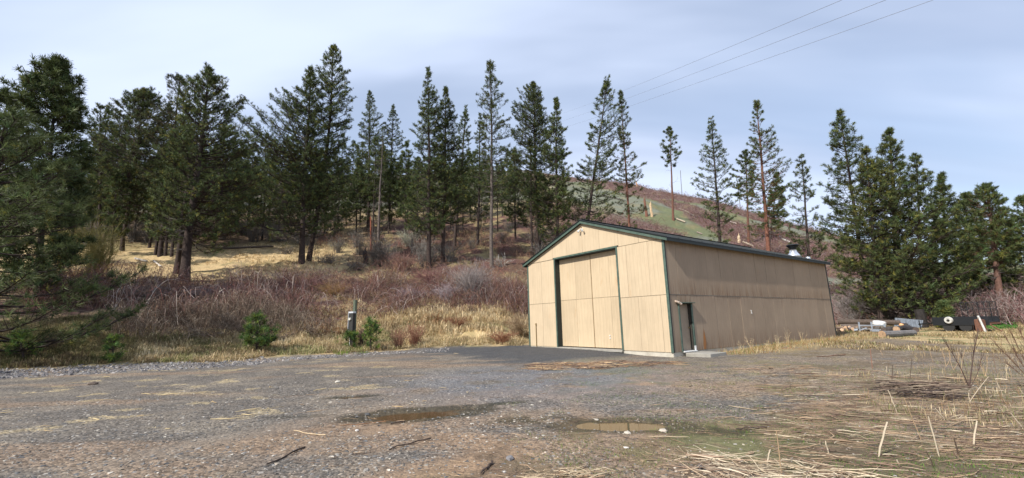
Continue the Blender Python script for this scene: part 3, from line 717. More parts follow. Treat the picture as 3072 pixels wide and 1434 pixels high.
# rust run under a joint on the side wall (a thin stain skin, real rust)
mr, t, bs = newmat('rust_run'); tcn = N(t, 'ShaderNodeTexCoord'); mp = N(t, 'ShaderNodeMapping'); L(t, tcn.outputs['Object'], mp.inputs[0]); mp.inputs['Scale'].default_value = (9, 9, 2)
rn = texnoise(t, mp.outputs[0], 1.5, 5, .7); L(t, mixc(t, mrange(t, rn, .35, .65, 0, 1), (.40, .15, .03), (.24, .13, .06)), bs.inputs['Base Color']); bs.inputs['Roughness'].default_value = .9
V = [(-.05, 0, .0), (.13, 0, .0), (.19, 0, .22), (.12, 0, .70), (.07, 0, .92), (.03, 0, .70), (-.06, 0, .22)]
V = np.array(V); V2 = V+np.array([0, -.0015, 0]); F = np.array([list(range(7))]); part('rust_stain', mesh('rust_stain', np.concatenate([V2, V]), [F, F[:, ::-1]+7, np.array([(i, i+7, (i+1) % 7+7, (i+1) % 7) for i in range(7)])], mr, np.ones((14, 3))), None, (2.36, -.013, .02))

def shed_w(u, v, z=0.0):
    p = SH_O+S2*u+T2*v; return np.array([p[0], p[1], z])
# concrete step
mb = MB(); mb.box(-.62, .75, -.55, .55, -.3, .13, bev=.015)
p = shed_w(1.35, -.62); tag(obj('concrete_step', mb.build('concrete_step', M['concrete']), None, (p[0], p[1], .0), (0, 0, PI/2-SH_AZ+.04)), 'weathered concrete step below the side door of the tan shed', 'step')

# ------------------------------------------------------------------ pines
FULL = 1.2
def pine_meshes(H, lean=(0, 0), cb=.2, R=3.0, prof=((0, .8), (.25, 1), (.65, .62), (1, .08)), nb=90, seed=1, tuft=.22, dens=2.2, tr=.28,
                needles=13, nw=.034, dead=14, deadlen=1.6, tint=0.0, barkc=(.058, .041, .035), tcol=(.105, .132, .046), droop=0.0, asym=.25, gap=.0, yel=.12, kink=.0, upcurve=.22, fork=0):
    r = np.random.default_rng(seed); nb = int(nb*FULL); dens *= FULL**.4; R *= 1.12; tuft *= 1.15; needles = max(needles, 11); cen_n = .16
    k = 14; tz = np.linspace(0, 1, k)
    wob = np.cumsum(r.normal(0, .012*H*.12, (k, 2)), 0); wob -= wob[0]; wob -= np.outer(tz, wob[-1])
    path = np.stack([lean[0]*tz+wob[:, 0]+kink*np.sin(tz*PI)*H*.05, lean[1]*tz+wob[:, 1], H*tz], -1)
    path = np.concatenate([[path[0]-np.array([0, 0, .5])], path]); tzz = np.concatenate([[-.02], tz])
    rad = tr*(1-np.clip(tzz, 0, 1))**.8*.93+.018; rad[0] = tr*1.35; rad[1] = tr*1.18
    Vt, Ft = tubes(path[None], rad[None], 9)
    bc = np.array(barkc); hh = np.clip(Vt[:, 2]/H, 0, 1)[:, None]
    ct = bc*(1-hh*.55)+np.array([.05, .045, .04])*hh*.55
    def P(t): return np.stack([np.interp(t, tzz, path[:, i]) for i in range(3)], -1)
    # live limbs
    u = np.sort(r.random(nb)**.9); t_ = cb+(1-cb)*u
    pr = np.array(prof); L0 = R*np.interp(u, pr[:, 0], pr[:, 1])*r.uniform(.5, 1.12, nb)
    az = np.arange(nb)*2.399+r.uniform(-.6, .6, nb); ph = r.uniform(0, 2*PI); L0 *= 1+asym*np.sin(az+ph+2*u)
    if gap: L0 *= np.where(vnoise(az*1.1, u*9, seed) < gap, .45, 1)
    L0 = np.maximum(L0, .22)
    el = np.interp(u, [0, .4, .8, 1], [RAD(-4), RAD(12), RAD(38), RAD(66)])+r.normal(0, .13, nb)-droop
    d2 = np.stack([np.cos(az), np.sin(az)], -1)
    s = np.linspace(0, 1, 6)
    hor = L0[:, None]*np.cos(el)[:, None]*s; ver = L0[:, None]*np.sin(el)[:, None]*s + upcurve*L0[:, None]*(s**2.2)*(1-u)[:, None]-.12*L0[:, None]*np.sin(s*PI)*(1-u)[:, None]
    B0 = P(t_); side = np.stack([-d2[:, 1], d2[:, 0]], -1); bend = r.normal(0, .10, nb)
    BP = np.empty((nb, 6, 3)); BP[:, :, 0] = B0[:, 0, None]+d2[:, 0, None]*hor+side[:, 0, None]*(bend*L0)[:, None]*s**2
    BP[:, :, 1] = B0[:, 1, None]+d2[:, 1, None]*hor+side[:, 1, None]*(bend*L0)[:, None]*s**2; BP[:, :, 2] = B0[:, 2, None]+ver
    br = (.012+.012*L0)[:, None]*(1-.8*s)
    Vb, Fb = tubes(BP, br, 3)
    # twigs
    nt_ = np.maximum(3, (L0*dens*2).astype(int)+2); bi = np.repeat(np.arange(nb), nt_); m_ = len(bi)
    st = .28+.72*r.random(m_)**.75
    f = st*5; i0 = np.minimum(f.astype(int), 4); ff = (f-i0)[:, None]
    base = BP[bi, i0]*(1-ff)+BP[bi, i0+1]*ff; tdir = unit(BP[bi, i0+1]-BP[bi, i0])
    sd = np.concatenate([side, np.zeros((nb, 1))], -1)[bi]*np.where(r.random(m_) < .5, -1, 1)[:, None]
    tl = (.10+.42*L0[bi]*(1-st)*.8+.16*r.random(m_)+.06*L0[bi])
    td = unit(tdir*.7+sd*r.uniform(.2, 1.0, m_)[:, None]+np.array([0, 0, 1])*r.uniform(-.15, .55, m_)[:, None])
    tip = base+td*tl[:, None]
    TP = np.stack([base, (base+tip)/2+np.array([0, 0, -.03]), tip], 1); trr = np.tile(np.array([.014, .010, .007]), (m_, 1))*(1+tr*1.2)
    Vw, Fw = tubes(TP, trr, 3)
    # dead lower limbs
    VS = [Vb, Vw]; FS = [Fb, Fw+len(Vb)]; nn = len(Vb)+len(Vw); cl = [np.tile(bc*.8, (len(Vb), 1)), np.tile(bc*.9, (len(Vw), 1))]
    if dead:
        nd = dead; td_ = r.uniform(.10, min(cb+.15, .9), nd) if cb > .12 else r.uniform(.04, .2, nd); azd = r.uniform(0, 2*PI, nd); ld = deadlen*r.uniform(.4, 1.2, nd)
        B = P(td_); DP = np.empty((nd, 5, 3)); s5 = np.linspace(0, 1, 5)
        DP[:, :, 0] = B[:, 0, None]+np.cos(azd)[:, None]*ld[:, None]*s5; DP[:, :, 1] = B[:, 1, None]+np.sin(azd)[:, None]*ld[:, None]*s5
        DP[:, :, 2] = B[:, 2, None]+ld[:, None]*(r.uniform(-.5, .25, nd)[:, None]*s5+.25*s5**2); DP += r.normal(0, .05, DP.shape)*s5[None, :, None]
        Vd, Fd = tubes(DP, np.tile(np.array([.028, .022, .017, .012, .007]), (nd, 1))*(.7+tr), 3); VS.append(Vd); FS.append(Fd+nn); nn += len(Vd); cl.append(np.tile(np.array([.13, .115, .105]), (len(Vd), 1)))
        # forks of the dead limbs
        j = np.repeat(np.arange(nd), 3); q0 = DP[j, r.integers(1, 4, len(j))]; q1 = q0+unit(r.normal(0, 1, (len(j), 3))+np.array([0, 0, .3]))*(ld[j]*.35)[:, None]
        Vd, Fd = tubes(np.stack([q0, (q0+q1)/2+r.normal(0, .03, q0.shape), q1], 1), np.tile(np.array([.012, .010, .006]), (len(j), 1)), 3); VS.append(Vd); FS.append(Fd+nn); cl.append(np.tile(np.array([.15, .135, .12]), (len(Vd), 1)))
    # needle tufts: twig tips, mid twigs, branch tips, leader
    c1 = tip; c2 = (base*.4+tip*.6); k2 = r.random(m_) < .55; c2 = c2[k2]; lead = P(1-.10*r.random(6)); 
    cen = np.concatenate([c1, c2, BP[:, -1], lead]); dr = np.concatenate([td, td[k2], unit(BP[:, -1]-BP[:, -2]), np.tile([0, 0, 1.], (6, 1))])
    nT = len(cen); cen = cen+r.normal(0, .03, cen.shape)
    tc_ = np.array(tcol)*(1-tint)+np.array([.075, .072, .035])*tint
    shade = (.45+1.15*r.random(nT)**1.5)[:, None]*tc_; yy = r.random(nT) < yel; shade[yy] = shade[yy]*np.array([1.9, 1.45, .95])
    bluish = r.random(nT) < .2; shade[bluish] *= np.array([.7, .88, .95])
    ti = np.repeat(np.arange(nT), needles); v = unit(r.normal(0, 1, (len(ti), 3))+dr[ti]*.75+np.array([0, 0, .25]))
    ln = tuft*r.uniform(.65, 1.15, len(ti))*np.repeat(r.uniform(.75, 1.25, nT), needles); w = unit(np.cross(v, r.normal(0, 1, v.shape)))*nw/2
    o = cen[ti]; VN = np.stack([o-w, o+w, o+v*ln[:, None]+w*.35, o+v*ln[:, None]-w*.35], 1).reshape(-1, 3)
    FN = np.arange(len(VN)).reshape(-1, 4); CN = np.repeat(shade[ti], 4, 0)
    return (mesh('trunk', Vt, Ft, M['bark'], ct, True), mesh('branches', np.concatenate(VS), np.concatenate(FS), M['twig'], np.concatenate(cl)), mesh('crown', VN, FN, M['needle'], CN))
def pine_at(base, top, label, R, name='pine_tree', group=None, rpx=None, **kw):
    """base, top: world points"""
    base = np.array(base); top = np.array(top); H = top[2]-base[2]
    t_ = thing(name, label, 'tree', base, 0, group)
    a, b, c = pine_meshes(H, (top[0]-base[0], top[1]-base[1]), R=R, **kw)
    obj('trunk', a, t_); tag(obj('branches', b, t_), kind='stuff'); obj('crown', c, t_)
    return t_
def pine_px(label, b, tp, D=None, rw=60, **kw):
    """b: base pixel, tp: top pixel; D: distance when the base is hidden; rw: crown half width in photo pixels"""
    P0 = hit(*b) if D is None else at_D(b[0], D)
    top = depth_pt(tp[0], tp[1], P0[1])
    sc_ = P0[1]/FPX
    kw.setdefault('tr', .0095*(top[2]-P0[2])+.03)
    return pine_at(P0-np.array([0, 0, .1]), top, label, rw*sc_, **kw)
CONE = ((0, .75), (.15, 1), (.5, .72), (.8, .38), (1, .05))
ROUND = ((0, .6), (.25, 1), (.6, .9), (.85, .6), (1, .12))
NARROW = ((0, .55), (.3, 1), (.7, .8), (1, .1))
NF = '' 
# left edge, close
pine_at((-23.3, 18.4, float(hgt(-23.3, 18.4))-.1), depth_pt(20, 350, 18.6), 'young bushy pine at the left edge with drooping low boughs', 3.4, cb=.03, prof=((0, 1.3), (.18, 1.15), (.3, 1), (.6, .8), (.85, .4), (1, .08)), nb=74, seed=3, tuft=.27, dens=2.5, needles=20, nw=.018, droop=.1, tr=.17, dead=10, deadlen=2.2, yel=.05, tint=.05)
pine_px('tall dark dense pine with rounded top behind the bushy left edge pine', (95, 820), (175, 190), 40, 125, cb=.08, prof=ROUND, nb=210, seed=4, dens=2.4, tuft=.30, nw=.045, yel=.02)
pine_px('dark broad pine filling the left edge behind the bushy one', (-60, 860), (25, 285), 44, 90, cb=.08, prof=ROUND, nb=120, seed=40, dens=2.2, tuft=.30, yel=.02)
pine_px('slim open pine standing against the sky right of the dark rounded pine', (262, 740), (300, 320), 72, 42, cb=.45, prof=ROUND, nb=60, seed=5, dens=1.6)
pine_px('broad pine with a rounded crown and forked top beside the widest meadow pine', (366, 752), (430, 280), None, 110, cb=.20, prof=ROUND, nb=190, seed=6, dens=2.6, dead=24, deadlen=2.5, tint=.15)
pine_px('sparse brownish topped pine behind the widest meadow pine', (480, 768), (540, 232), None, 75, cb=.25, prof=ROUND, nb=120, seed=7, dens=1.5, tint=.55, yel=.2)
pine_px('widest pine of the meadow, two trunks apart from the bramble edge', (553, 842), (628, 218), None, 150, cb=.17, prof=((0, .85), (.25, 1), (.55, .72), (.8, .48), (1, .1)), nb=215, seed=8, dens=2.2, tr=.42, dead=16, deadlen=3, tint=.05, yel=.15)
pine_px('thinner pine trunk close behind the widest meadow pine', (530, 820), (585, 380), None, 60, cb=.35, prof=CONE, nb=80, seed=9, tr=.27)
for i, (b, tp, rw, s) in enumerate([((334, 765), (350, 520), 35, 11), ((466, 765), (500, 450), 45, 12), ((496, 768), (520, 430), 50, 13), ((515, 770), (560, 440), 50, 14), ((205, 800), (250, 470), 60, 15), ((640, 742), (690, 400), 70, 16)]):
    pine_px(['short leaning dark trunk with a small crown left of the forked top pine', 'slender dark pine, leftmost of three close trunks behind the meadow', 'slender dark pine, middle of three close trunks behind the meadow', 'dark pine, rightmost of three close trunks behind the meadow', 'shaded pine between the willow and the slim pine', 'dark pine at the right end of the meadow shade, above the deadfall'][i], b, tp, None, rw, group='shaded pines behind the meadow', cb=.22, prof=ROUND, nb=80, seed=s, dens=2.2, dead=16)
pine_px('broad irregular pine of the close pair with a lopsided left side', (905, 790), (933, 208), None, 134, cb=0.14, prof=((0, 1), (.3, .9), (.52, .95), (.68, .62), (.85, .3), (1, .08)), nb=228, seed=17, dens=2.3, tr=.34, dead=26, deadlen=3.2, asym=.35, gap=.35)
pine_px('tallest pine of the close pair with its trunk leaning right at the foot', (926, 783), (1000, 145), None, 106, cb=0.16, prof=((0, .85), (.2, 1), (.45, .8), (.62, .75), (.8, .62), (1, .08)), nb=228, seed=18, dens=2.0, tr=.30, dead=14, deadlen=2.5, kink=.4, gap=.25)
pine_px('pine with a pointed crown behind the reddish dead pole', (1105, 697), (1108, 275), None, 69, cb=0.22, prof=CONE, nb=144, seed=19, dens=2.0)
pine_px('darker pointed pine right of the reddish dead pole', (1165, 690), (1180, 318), None, 56, cb=0.24, prof=CONE, nb=132, seed=20, dens=2.0)
pine_px('half bare thin pine with a pale trunk between two fuller pines', (1135, 722), (1150, 385), None, 38, cb=.62, prof=CONE, nb=26, seed=21, dens=1.0, dead=46, deadlen=1.6, barkc=(.16, .13, .115))
pine_px('pine with a narrow ragged spire left of the tallest spire near the shed', (1288, 805), (1285, 210), None, 80, cb=0.14, prof=((0, .7), (.25, 1), (.55, .75), (.8, .45), (1, .06)), nb=192, seed=22, dens=2.1, dead=22, gap=.3)
pine_px('dense pine touching the ragged spire on its right side', (1328, 785), (1338, 268), None, 73, cb=0.20, prof=CONE, nb=180, seed=23, dens=2.3)
pine_px('slim pine behind the dense one with bare lower trunk', (1362, 752), (1398, 318), None, 44, cb=0.27, prof=CONE, nb=108, seed=24)
pine_px('tallest lone spire with thin open branches left of the shed', (1475, 802), (1470, 182), None, 58, cb=.30, prof=((0, .9), (.3, 1), (.55, .92), (.7, .7), (.85, .50), (1, .08)), nb=130, seed=25, dens=1.5, tr=.24, dead=34, deadlen=2.2, barkc=(.13, .105, .09), gap=.2)
pine_px('small thin pine just left of the lone spire', (1432, 735), (1440, 345), None, 33, cb=0.37, prof=CONE, nb=72, seed=26)
pine_px('full dark pine rising left behind the shed gable', (1612, 762), (1600, 256), None, 84, cb=0.16, prof=((0, .8), (.3, 1), (.6, .8), (.85, .55), (1, .1)), nb=228, seed=27, dens=2.3, dead=20)
pine_px('thin bare legged pine at the left roof edge of the shed', (1597, 772), (1590, 420), None, 33, cb=0.42, prof=CONE, nb=60, seed=28)
pine_px('dark ragged pine directly behind the shed gable peak', (1680, 740), (1668, 300), 58, 61, cb=0.12, prof=((0, .9), (.4, 1), (.7, .7), (1, .08)), nb=204, seed=29, dens=2.5)
pine_px('pine leaning right with a bent top behind the shed ridge', (1752, 720), (1820, 252), 60, 69, cb=0.14, prof=((0, .8), (.3, 1), (.75, .8), (1, .2)), nb=168, seed=30, dens=1.9, asym=.4)
pine_px('narrow shaggy pine standing just right of the shed ridge', (1905, 720), (1860, 272), 62, 50, cb=.14, prof=((0, .5), (.3, .9), (.5, 1), (.7, .6), (.9, .25), (1, .08)), nb=150, seed=31, dens=1.7, tr=.22, dead=20, deadlen=2, barkc=(.17, .075, .05), gap=.3)
pine_px('small topped pine on a tall bare trunk alone on the open hill', (2020, 662), (2010, 386), None, 28, cb=.58, prof=ROUND, nb=46, seed=32, dens=1.4, tuft=.4, nw=.07, dead=9, deadlen=3, barkc=(.17, .08, .055), tr=.3)
pine_px('open crowned pine above the shed roof, left of the tallest hill pine', (2180, 770), (2133, 358), 66, 55, cb=.26, prof=((0, .5), (.3, .95), (.5, 1), (.8, .5), (1, .08)), nb=110, seed=33, dens=1.7, dead=22, deadlen=2)
pine_px('tall straight pine with a red trunk above the middle of the shed roof', (2322, 800), (2270, 306), 64, 68, cb=.33, prof=((0, .9), (.2, 1), (.55, .72), (.8, .42), (1, .06)), nb=130, seed=34, dens=1.5, dead=8, deadlen=3, barkc=(.20, .085, .055), tr=.32, upcurve=.2)
pine_px('thin red trunked pine up the hill left of the tall straight one', (2246, 732), (2238, 455), None, 34, cb=.45, prof=ROUND, nb=70, seed=35, dens=1.7, tuft=.35, nw=.06, barkc=(.17, .08, .055), tr=.3)
pine_px('short dense dark pine partly behind the tall straight one', (2330, 760), (2332, 518), 100, 34, cb=.35, prof=CONE, nb=80, seed=36, dens=2.2, tuft=.35, nw=.06)
pine_px('open pine above the far end of the shed roof beside the flue', (2445, 830), (2404, 465), 62, 52, cb=.22, prof=((0, .8), (.3, 1), (.6, .8), (1, .1)), nb=90, seed=37, dens=1.5, dead=10, deadlen=2.5)
pine_px('tall open pine at the left of the dense right hand clump', (2615, 950), (2520, 338), 56, 88, cb=.22, prof=((0, .9), (.25, 1), (.5, .72), (.8, .42), (1, .07)), nb=170, seed=38, dens=2.1)
pine_px('dense broad pine in the middle of the right hand clump', (2705, 952), (2668, 396), 53, 140, cb=.06, prof=((0, .95), (.15, 1), (.35, .85), (.55, .55), (.8, .28), (1, .05)), nb=210, seed=39, dens=2.1, gap=.3, tr=.4, yel=.2)
pine_px('dense bushy pine at the left front of the right hand clump', (2640, 955), (2598, 452), 51, 105, cb=.05, prof=((0, .9), (.25, 1), (.6, .75), (1, .1)), nb=170, seed=41, dens=2.0, gap=.3, yel=.28, tint=.15)
pine_px('rounded pine at the right shoulder of the right hand clump', (2772, 948), (2748, 468), 54, 85, cb=.10, gap=.3, prof=((0, .9), (.3, 1), (.55, .7), (.8, .4), (1, .08)), nb=150, seed=42, dens=2.1)
pine_px('lower pine sloping down the right side of the clump', (2850, 940), (2826, 528), 57, 70, cb=.12, gap=.3, prof=CONE, nb=160, seed=43, dens=2.4)
pine_px('grey green pine in the gap right of the clump', (2925, 930), (2893, 590), 68, 48, cb=.25, prof=ROUND, nb=110, seed=44, dens=2.1)
pine_px('tall pine with a bare red trunk near the right edge', (3010, 948), (2962, 562), 58, 62, cb=.32, prof=ROUND, nb=130, seed=45, dens=2.0, barkc=(.15, .08, .06), tr=.28)
pine_px('dark pine cut off by the right edge', (3110, 950), (3068, 600), 60, 66, cb=.15, prof=ROUND, nb=140, seed=46, dens=2.3)
pine_px('low dense young pine beside the tall right edge pine', (2925, 935), (2912, 745), 62, 50, cb=.02, prof=((0, 1), (.3, .9), (.7, .5), (1, .08)), nb=130, seed=47, dens=2.6, yel=.25)
pine_px('small round young pine behind the black trailer', (2832, 962), (2830, 918), 50, 17, cb=.02, prof=ROUND, nb=50, seed=48, dens=3, tr=.05, dead=0, name='young_pine')
# pines left of the frame: they cast the shade on the bank and the meadow
for i, (x, y, h) in enumerate([(-37, 15, 17), (-45, 27, 18), (-31, 9.5, 9)]):
    z = float(hgt(x, y)); pine_at((x, y, z-.1), (x+.5, y, z+h), 'tall pine standing beyond the left edge of the view', 3.6 if h > 10 else 2.2, group='pines beyond the left edge', cb=.12, prof=ROUND, nb=150, seed=60+i, dens=2.2)
# background forest: shared meshes
FULL = 1.3
protos = []
for s, (H, R, cb, nb, pr) in enumerate([(16, 2.5, .16, 84, CONE), (19, 2.7, .24, 84, CONE), (14, 2.2, .14, 74, CONE), (17, 2.2, .36, 62, NARROW)]):
    protos.append(pine_meshes(H, (.2, .1), cb=cb, R=R, prof=pr, nb=nb, seed=80+s, dens=1.9, tuft=.30, nw=.045, needles=11, tr=.14, dead=14))
bgp = []
rb = random.Random(5)
for i in range(84):
    px = 205+i*(1560-205)/83+rb.uniform(-9, 9); D = [rb.uniform(95, 128), rb.uniform(70, 82), rb.uniform(82, 100)][i % 3]
    bgp.append((px, D, rb.uniform(.72, 1.08)))
for px, D in [(1820, 150), (2945, 78), (3040, 80), (3085, 90), (2700, 90), (2800, 84), (2870, 95), (1640, 80), (1710, 96), (1600, 100)]: bgp.append((px, D, rb.uniform(.55, .8)))
LM = [(95, 'the dark rounded pine'), (262, 'the slim pine against the sky'), (366, 'the forked top pine'), (553, 'the widest meadow pine'), (640, 'the meadow deadfall'), (905, 'the close pair of pines'), (1105, 'the reddish dead pole'), (1135, 'the half bare pale trunk'), (1288, 'the ragged spire'), (1362, 'the slim pine with bare lower trunk'), (1475, 'the lone spire'), (1612, 'the full dark pine behind the gable'), (1752, 'the pine leaning right'), (1905, 'the shaggy pine')]
_used = {}
def where(px, D, near=80, far=98):
    q = min(LM, key=lambda t: abs(t[0]-px)); side_ = 'just left of ' if px < q[0] else 'just right of '
    dist = 'low down, ' if D < near else ('far up, ' if D > far else 'midway up, ')
    return dist+side_+q[1]
bgp.sort()
for i, (px, D, s) in enumerate(bgp):
    p = at_D(px, D); a, b, c = protos[i % 4]
    if D > 145: s *= .3
    right = px > 2600
    t_ = thing('pine_tree', 'slender pine in the thin row behind the right hand clump' if right else ('small pine far up by the hilltop' if D > 145 else 'slender pine '+where(px, D)), 'tree', p-np.array([0, 0, .15]), rb.uniform(0, 6.28), 'pines behind the right hand clump' if right else 'pines of the hillside wood')
    t_.scale = (s*1.05, s*1.05, s*rb.uniform(.92, 1.1))
    obj('trunk', a, t_); tag(obj('branches', b, t_), kind='stuff'); obj('crown', c, t_)
# saplings by the gravel edge
def sapling(b, tp, label, rw, seed, nb=28):
    P0 = hit(*b); top = depth_pt(tp[0], tp[1], P0[1])
    pine_at(P0-np.array([0, 0, .03]), top, label, rw*P0[1]/FPX, name='young_pine', cb=.12, prof=((0, .7), (.3, 1), (.7, .8), (1, .25)), nb=nb, seed=seed, tuft=.16, dens=3.6, needles=14, nw=.016, tr=.035, dead=0, yel=.35, tcol=(.10, .17, .045))
sapling((770, 1058), (772, 962), 'bright green young pine on the bank left of the meter post', 42, 90, 34)
sapling((1112, 1052), (1113, 972), 'small darker young pine just right of the meter post', 22, 91, 22)
sapling((340, 1088), (338, 1030), 'tiny thin pine seedling low on the shaded bank', 16, 92, 16)
sapling((1052, 1046), (1050, 1005), 'tiny green seedling at the foot of the meter post', 15, 93, 14)
sapling((72, 1080), (60, 1012), 'thin pine seedling near the left edge of the shaded bank', 22, 94, 18)

# ------------------------------------------------------------------ shrubs with bare twigs
def shrub_mesh(h, rad, n, seed, c0, c1, th=.012, up=1.0, name='twigs'):
    r = np.random.default_rng(seed); az = r.uniform(0, 2*PI, n); sp = r.random(n)**.6
    ln = h*r.uniform(.6, 1.1, n); k = 6; s = np.linspace(0, 1, k)
    hx = rad*sp[:, None]*s**1.3; P = np.empty((n, k, 3)); b0 = r.normal(0, rad*.15, (n, 2))
    P[:, :, 0] = b0[:, 0, None]+np.cos(az)[:, None]*hx; P[:, :, 1] = b0[:, 1, None]+np.sin(az)[:, None]*hx
    P[:, :, 2] = ln[:, None]*(s-.28*(1/up)*sp[:, None]*s**2.5)-.05; P += r.normal(0, .035*h, P.shape)*s[None, :, None]
    V, F = tubes(P, np.tile(th*(1-.75*s), (n, 1)), 3)
    m_ = n*5; j = r.integers(0, n, m_); i0 = r.integers(1, k-1, m_); q0 = P[j, i0]; dirr = unit(P[j, i0+1]-P[j, i0]); q1 = q0+unit(dirr+r.normal(0, .65, q0.shape))*(h*r.uniform(.12, .36, m_))[:, None]
    V2, F2 = tubes(np.stack([q0, (q0+q1)/2+r.normal(0, .02*h, q0.shape), q1], 1), np.tile(np.array([.55, .42, .25])*th, (m_, 1)), 3)
    mix = r.random(n); ca = np.array(c0)*(1-mix[:, None])+np.array(c1)*mix[:, None]; mix2 = r.random(m_); cb_ = np.array(c0)*(1-mix2[:, None])+np.array(c1)*mix2[:, None]
    return mesh(name, np.concatenate([V, V2]), np.concatenate([F, F2+len(V)]), M['cane'], np.concatenate([np.repeat(ca, k*3, 0), np.repeat(cb_, 9, 0)]))
def shrub(b, hpx, rpx, label, n, seed, c0, c1, D=None, th=.014, group=None, name='bare_shrub', up=1.0):
    P0 = hit(*b) if D is None else at_D(b[0], D); s_ = P0[1]/FPX
    o = obj(name, shrub_mesh(hpx*s_, rpx*s_, n, seed, c0, c1, th, up, name), None, P0); return tag(o, label, 'shrub', group)
GREY = ((.20, .17, .16), (.34, .30, .28)); PURP = ((.13, .075, .07), (.27, .21, .22)); YEL = ((.30, .26, .08), (.22, .20, .08)); RED = ((.22, .09, .05), (.30, .16, .09))
shrub((1420, 898), 120, 75, 'largest bare grey shrub standing in the brambles left of the shed', 200, 1, *GREY, th=.016)
shrub((1205, 812), 62, 60, 'rounded reddish tangle of twigs above the bramble slope', 150, 2, (.17, .08, .06), (.30, .18, .15))
shrub((1130, 800), 90, 60, 'dark upright tangle of dead branches round a broken stump', 120, 3, (.06, .05, .045), (.16, .14, .12))
shrub((1225, 740), 60, 45, 'pale lichen grey shrub under the hillside pines', 110, 4, (.30, .31, .22), (.42, .42, .32))
shrub((175, 790), 170, 75, 'yellow twigged willow behind the left edge pine', 200, 5, *YEL, th=.02, up=2)
shrub((260, 800), 190, 60, 'second yellow twigged willow nearer the dark rounded pine', 170, 6, *YEL, D=50, th=.02, up=2)
shrub((2560, 965), 120, 60, 'tangled bare grey shrub just right of the shed corner', 170, 7, *GREY, D=52, th=.018)
shrub((2640, 960), 110, 60, 'tangled brownish bare shrub behind the wood pile', 140, 8, (.14, .11, .09), (.30, .27, .24), D=54, th=.018)
shrub((1000, 890), 50, 60, 'low orange brown shrub in front of the bramble slope', 120, 9, (.26, .15, .06), (.34, .22, .10))
shrub((1340, 900), 60, 55, 'arching pale caned bramble clump near the largest grey shrub', 120, 10, (.24, .18, .19), (.46, .40, .40), up=.6)
shrub((1230, 905), 55, 60, 'arching lilac grey bramble clump in the middle of the slope', 120, 11, (.22, .15, .16), (.40, .34, .36), up=.6)
shrub((640, 900), 60, 90, 'arching pale bramble mound below the widest meadow pine', 190, 12, (.20, .15, .15), (.46, .40, .38), up=.6)
shrub((440, 905), 62, 75, 'grey brown bramble mound left of the pale arching one', 170, 13, (.14, .11, .09), (.28, .23, .2), up=.7)
shrub((1550, 1012), 75, 45, 'straw and bramble tangle against the shed left corner', 120, 14, (.20, .13, .08), (.40, .30, .18), up=.7)
shrub((1505, 1030), 45, 60, 'low reddish weed clump beside the shed left corner', 100, 15, *RED, up=.8)
shrub((1195, 1046), 62, 30, 'reddish upright stems standing in the bank grass right of the small young pine', 60, 21, (.20, .09, .06), (.30, .17, .11), up=3)
shrub((1085, 1040), 60, 16, 'dark upright stems close behind the meter post', 50, 22, (.09, .06, .045), (.2, .13, .1), up=3)
shrub((1245, 1036), 66, 36, 'red brown stems in the middle of the bank grass', 70, 23, (.20, .08, .05), (.26, .14, .09), up=2.5)
shrub((1370, 985), 38, 50, 'low rusty weed patch in the straw grass', 90, 24, *RED, up=1.5)
shrub((560, 968), 62, 110, 'widest dark bramble mound low on the slope, above the gravel', 260, 25, (.10, .07, .055), (.24, .17, .14), up=.6)
shrub((760, 950), 70, 60, 'brown weedy mound behind the bright green young pine', 170, 26, (.13, .09, .06), (.26, .19, .13), up=2)
shrub((1290, 850), 48, 70, 'wine red bramble mound above the arching lilac grey one', 170, 27, (.20, .06, .07), (.26, .13, .12), up=.6)
shrub((900, 868), 40, 90, 'wine red bramble mound under the close pair of pines', 170, 28, (.19, .06, .07), (.28, .16, .16), up=.5)
rs = random.Random(9)
for i in range(46):   # understorey bushes of the wood
    px = rs.uniform(690, 1640) if i < 34 else rs.uniform(180, 700); D = rs.uniform(54, 80)
    if px < 1000: D = rs.uniform(70, 84)
    P0 = at_D(px, D)
    if i < 6: UM = globals().setdefault('UM', []); UM.append(shrub_mesh(2.3, 1.5, 46, 200+i, (.11, .095, .085), (.25, .23, .20), .022, 1.6, 'bare_shrub'))
    o = obj('bare_shrub', UM[i % 6], None, P0, (0, 0, rs.uniform(0, 6))); s_ = rs.uniform(.8, 1.6); o.scale = (s_, s_, s_)
    tag(o, 'small bare shrub '+where(px, D, 62, 74), 'shrub', 'bare shrubs under the hillside pines')

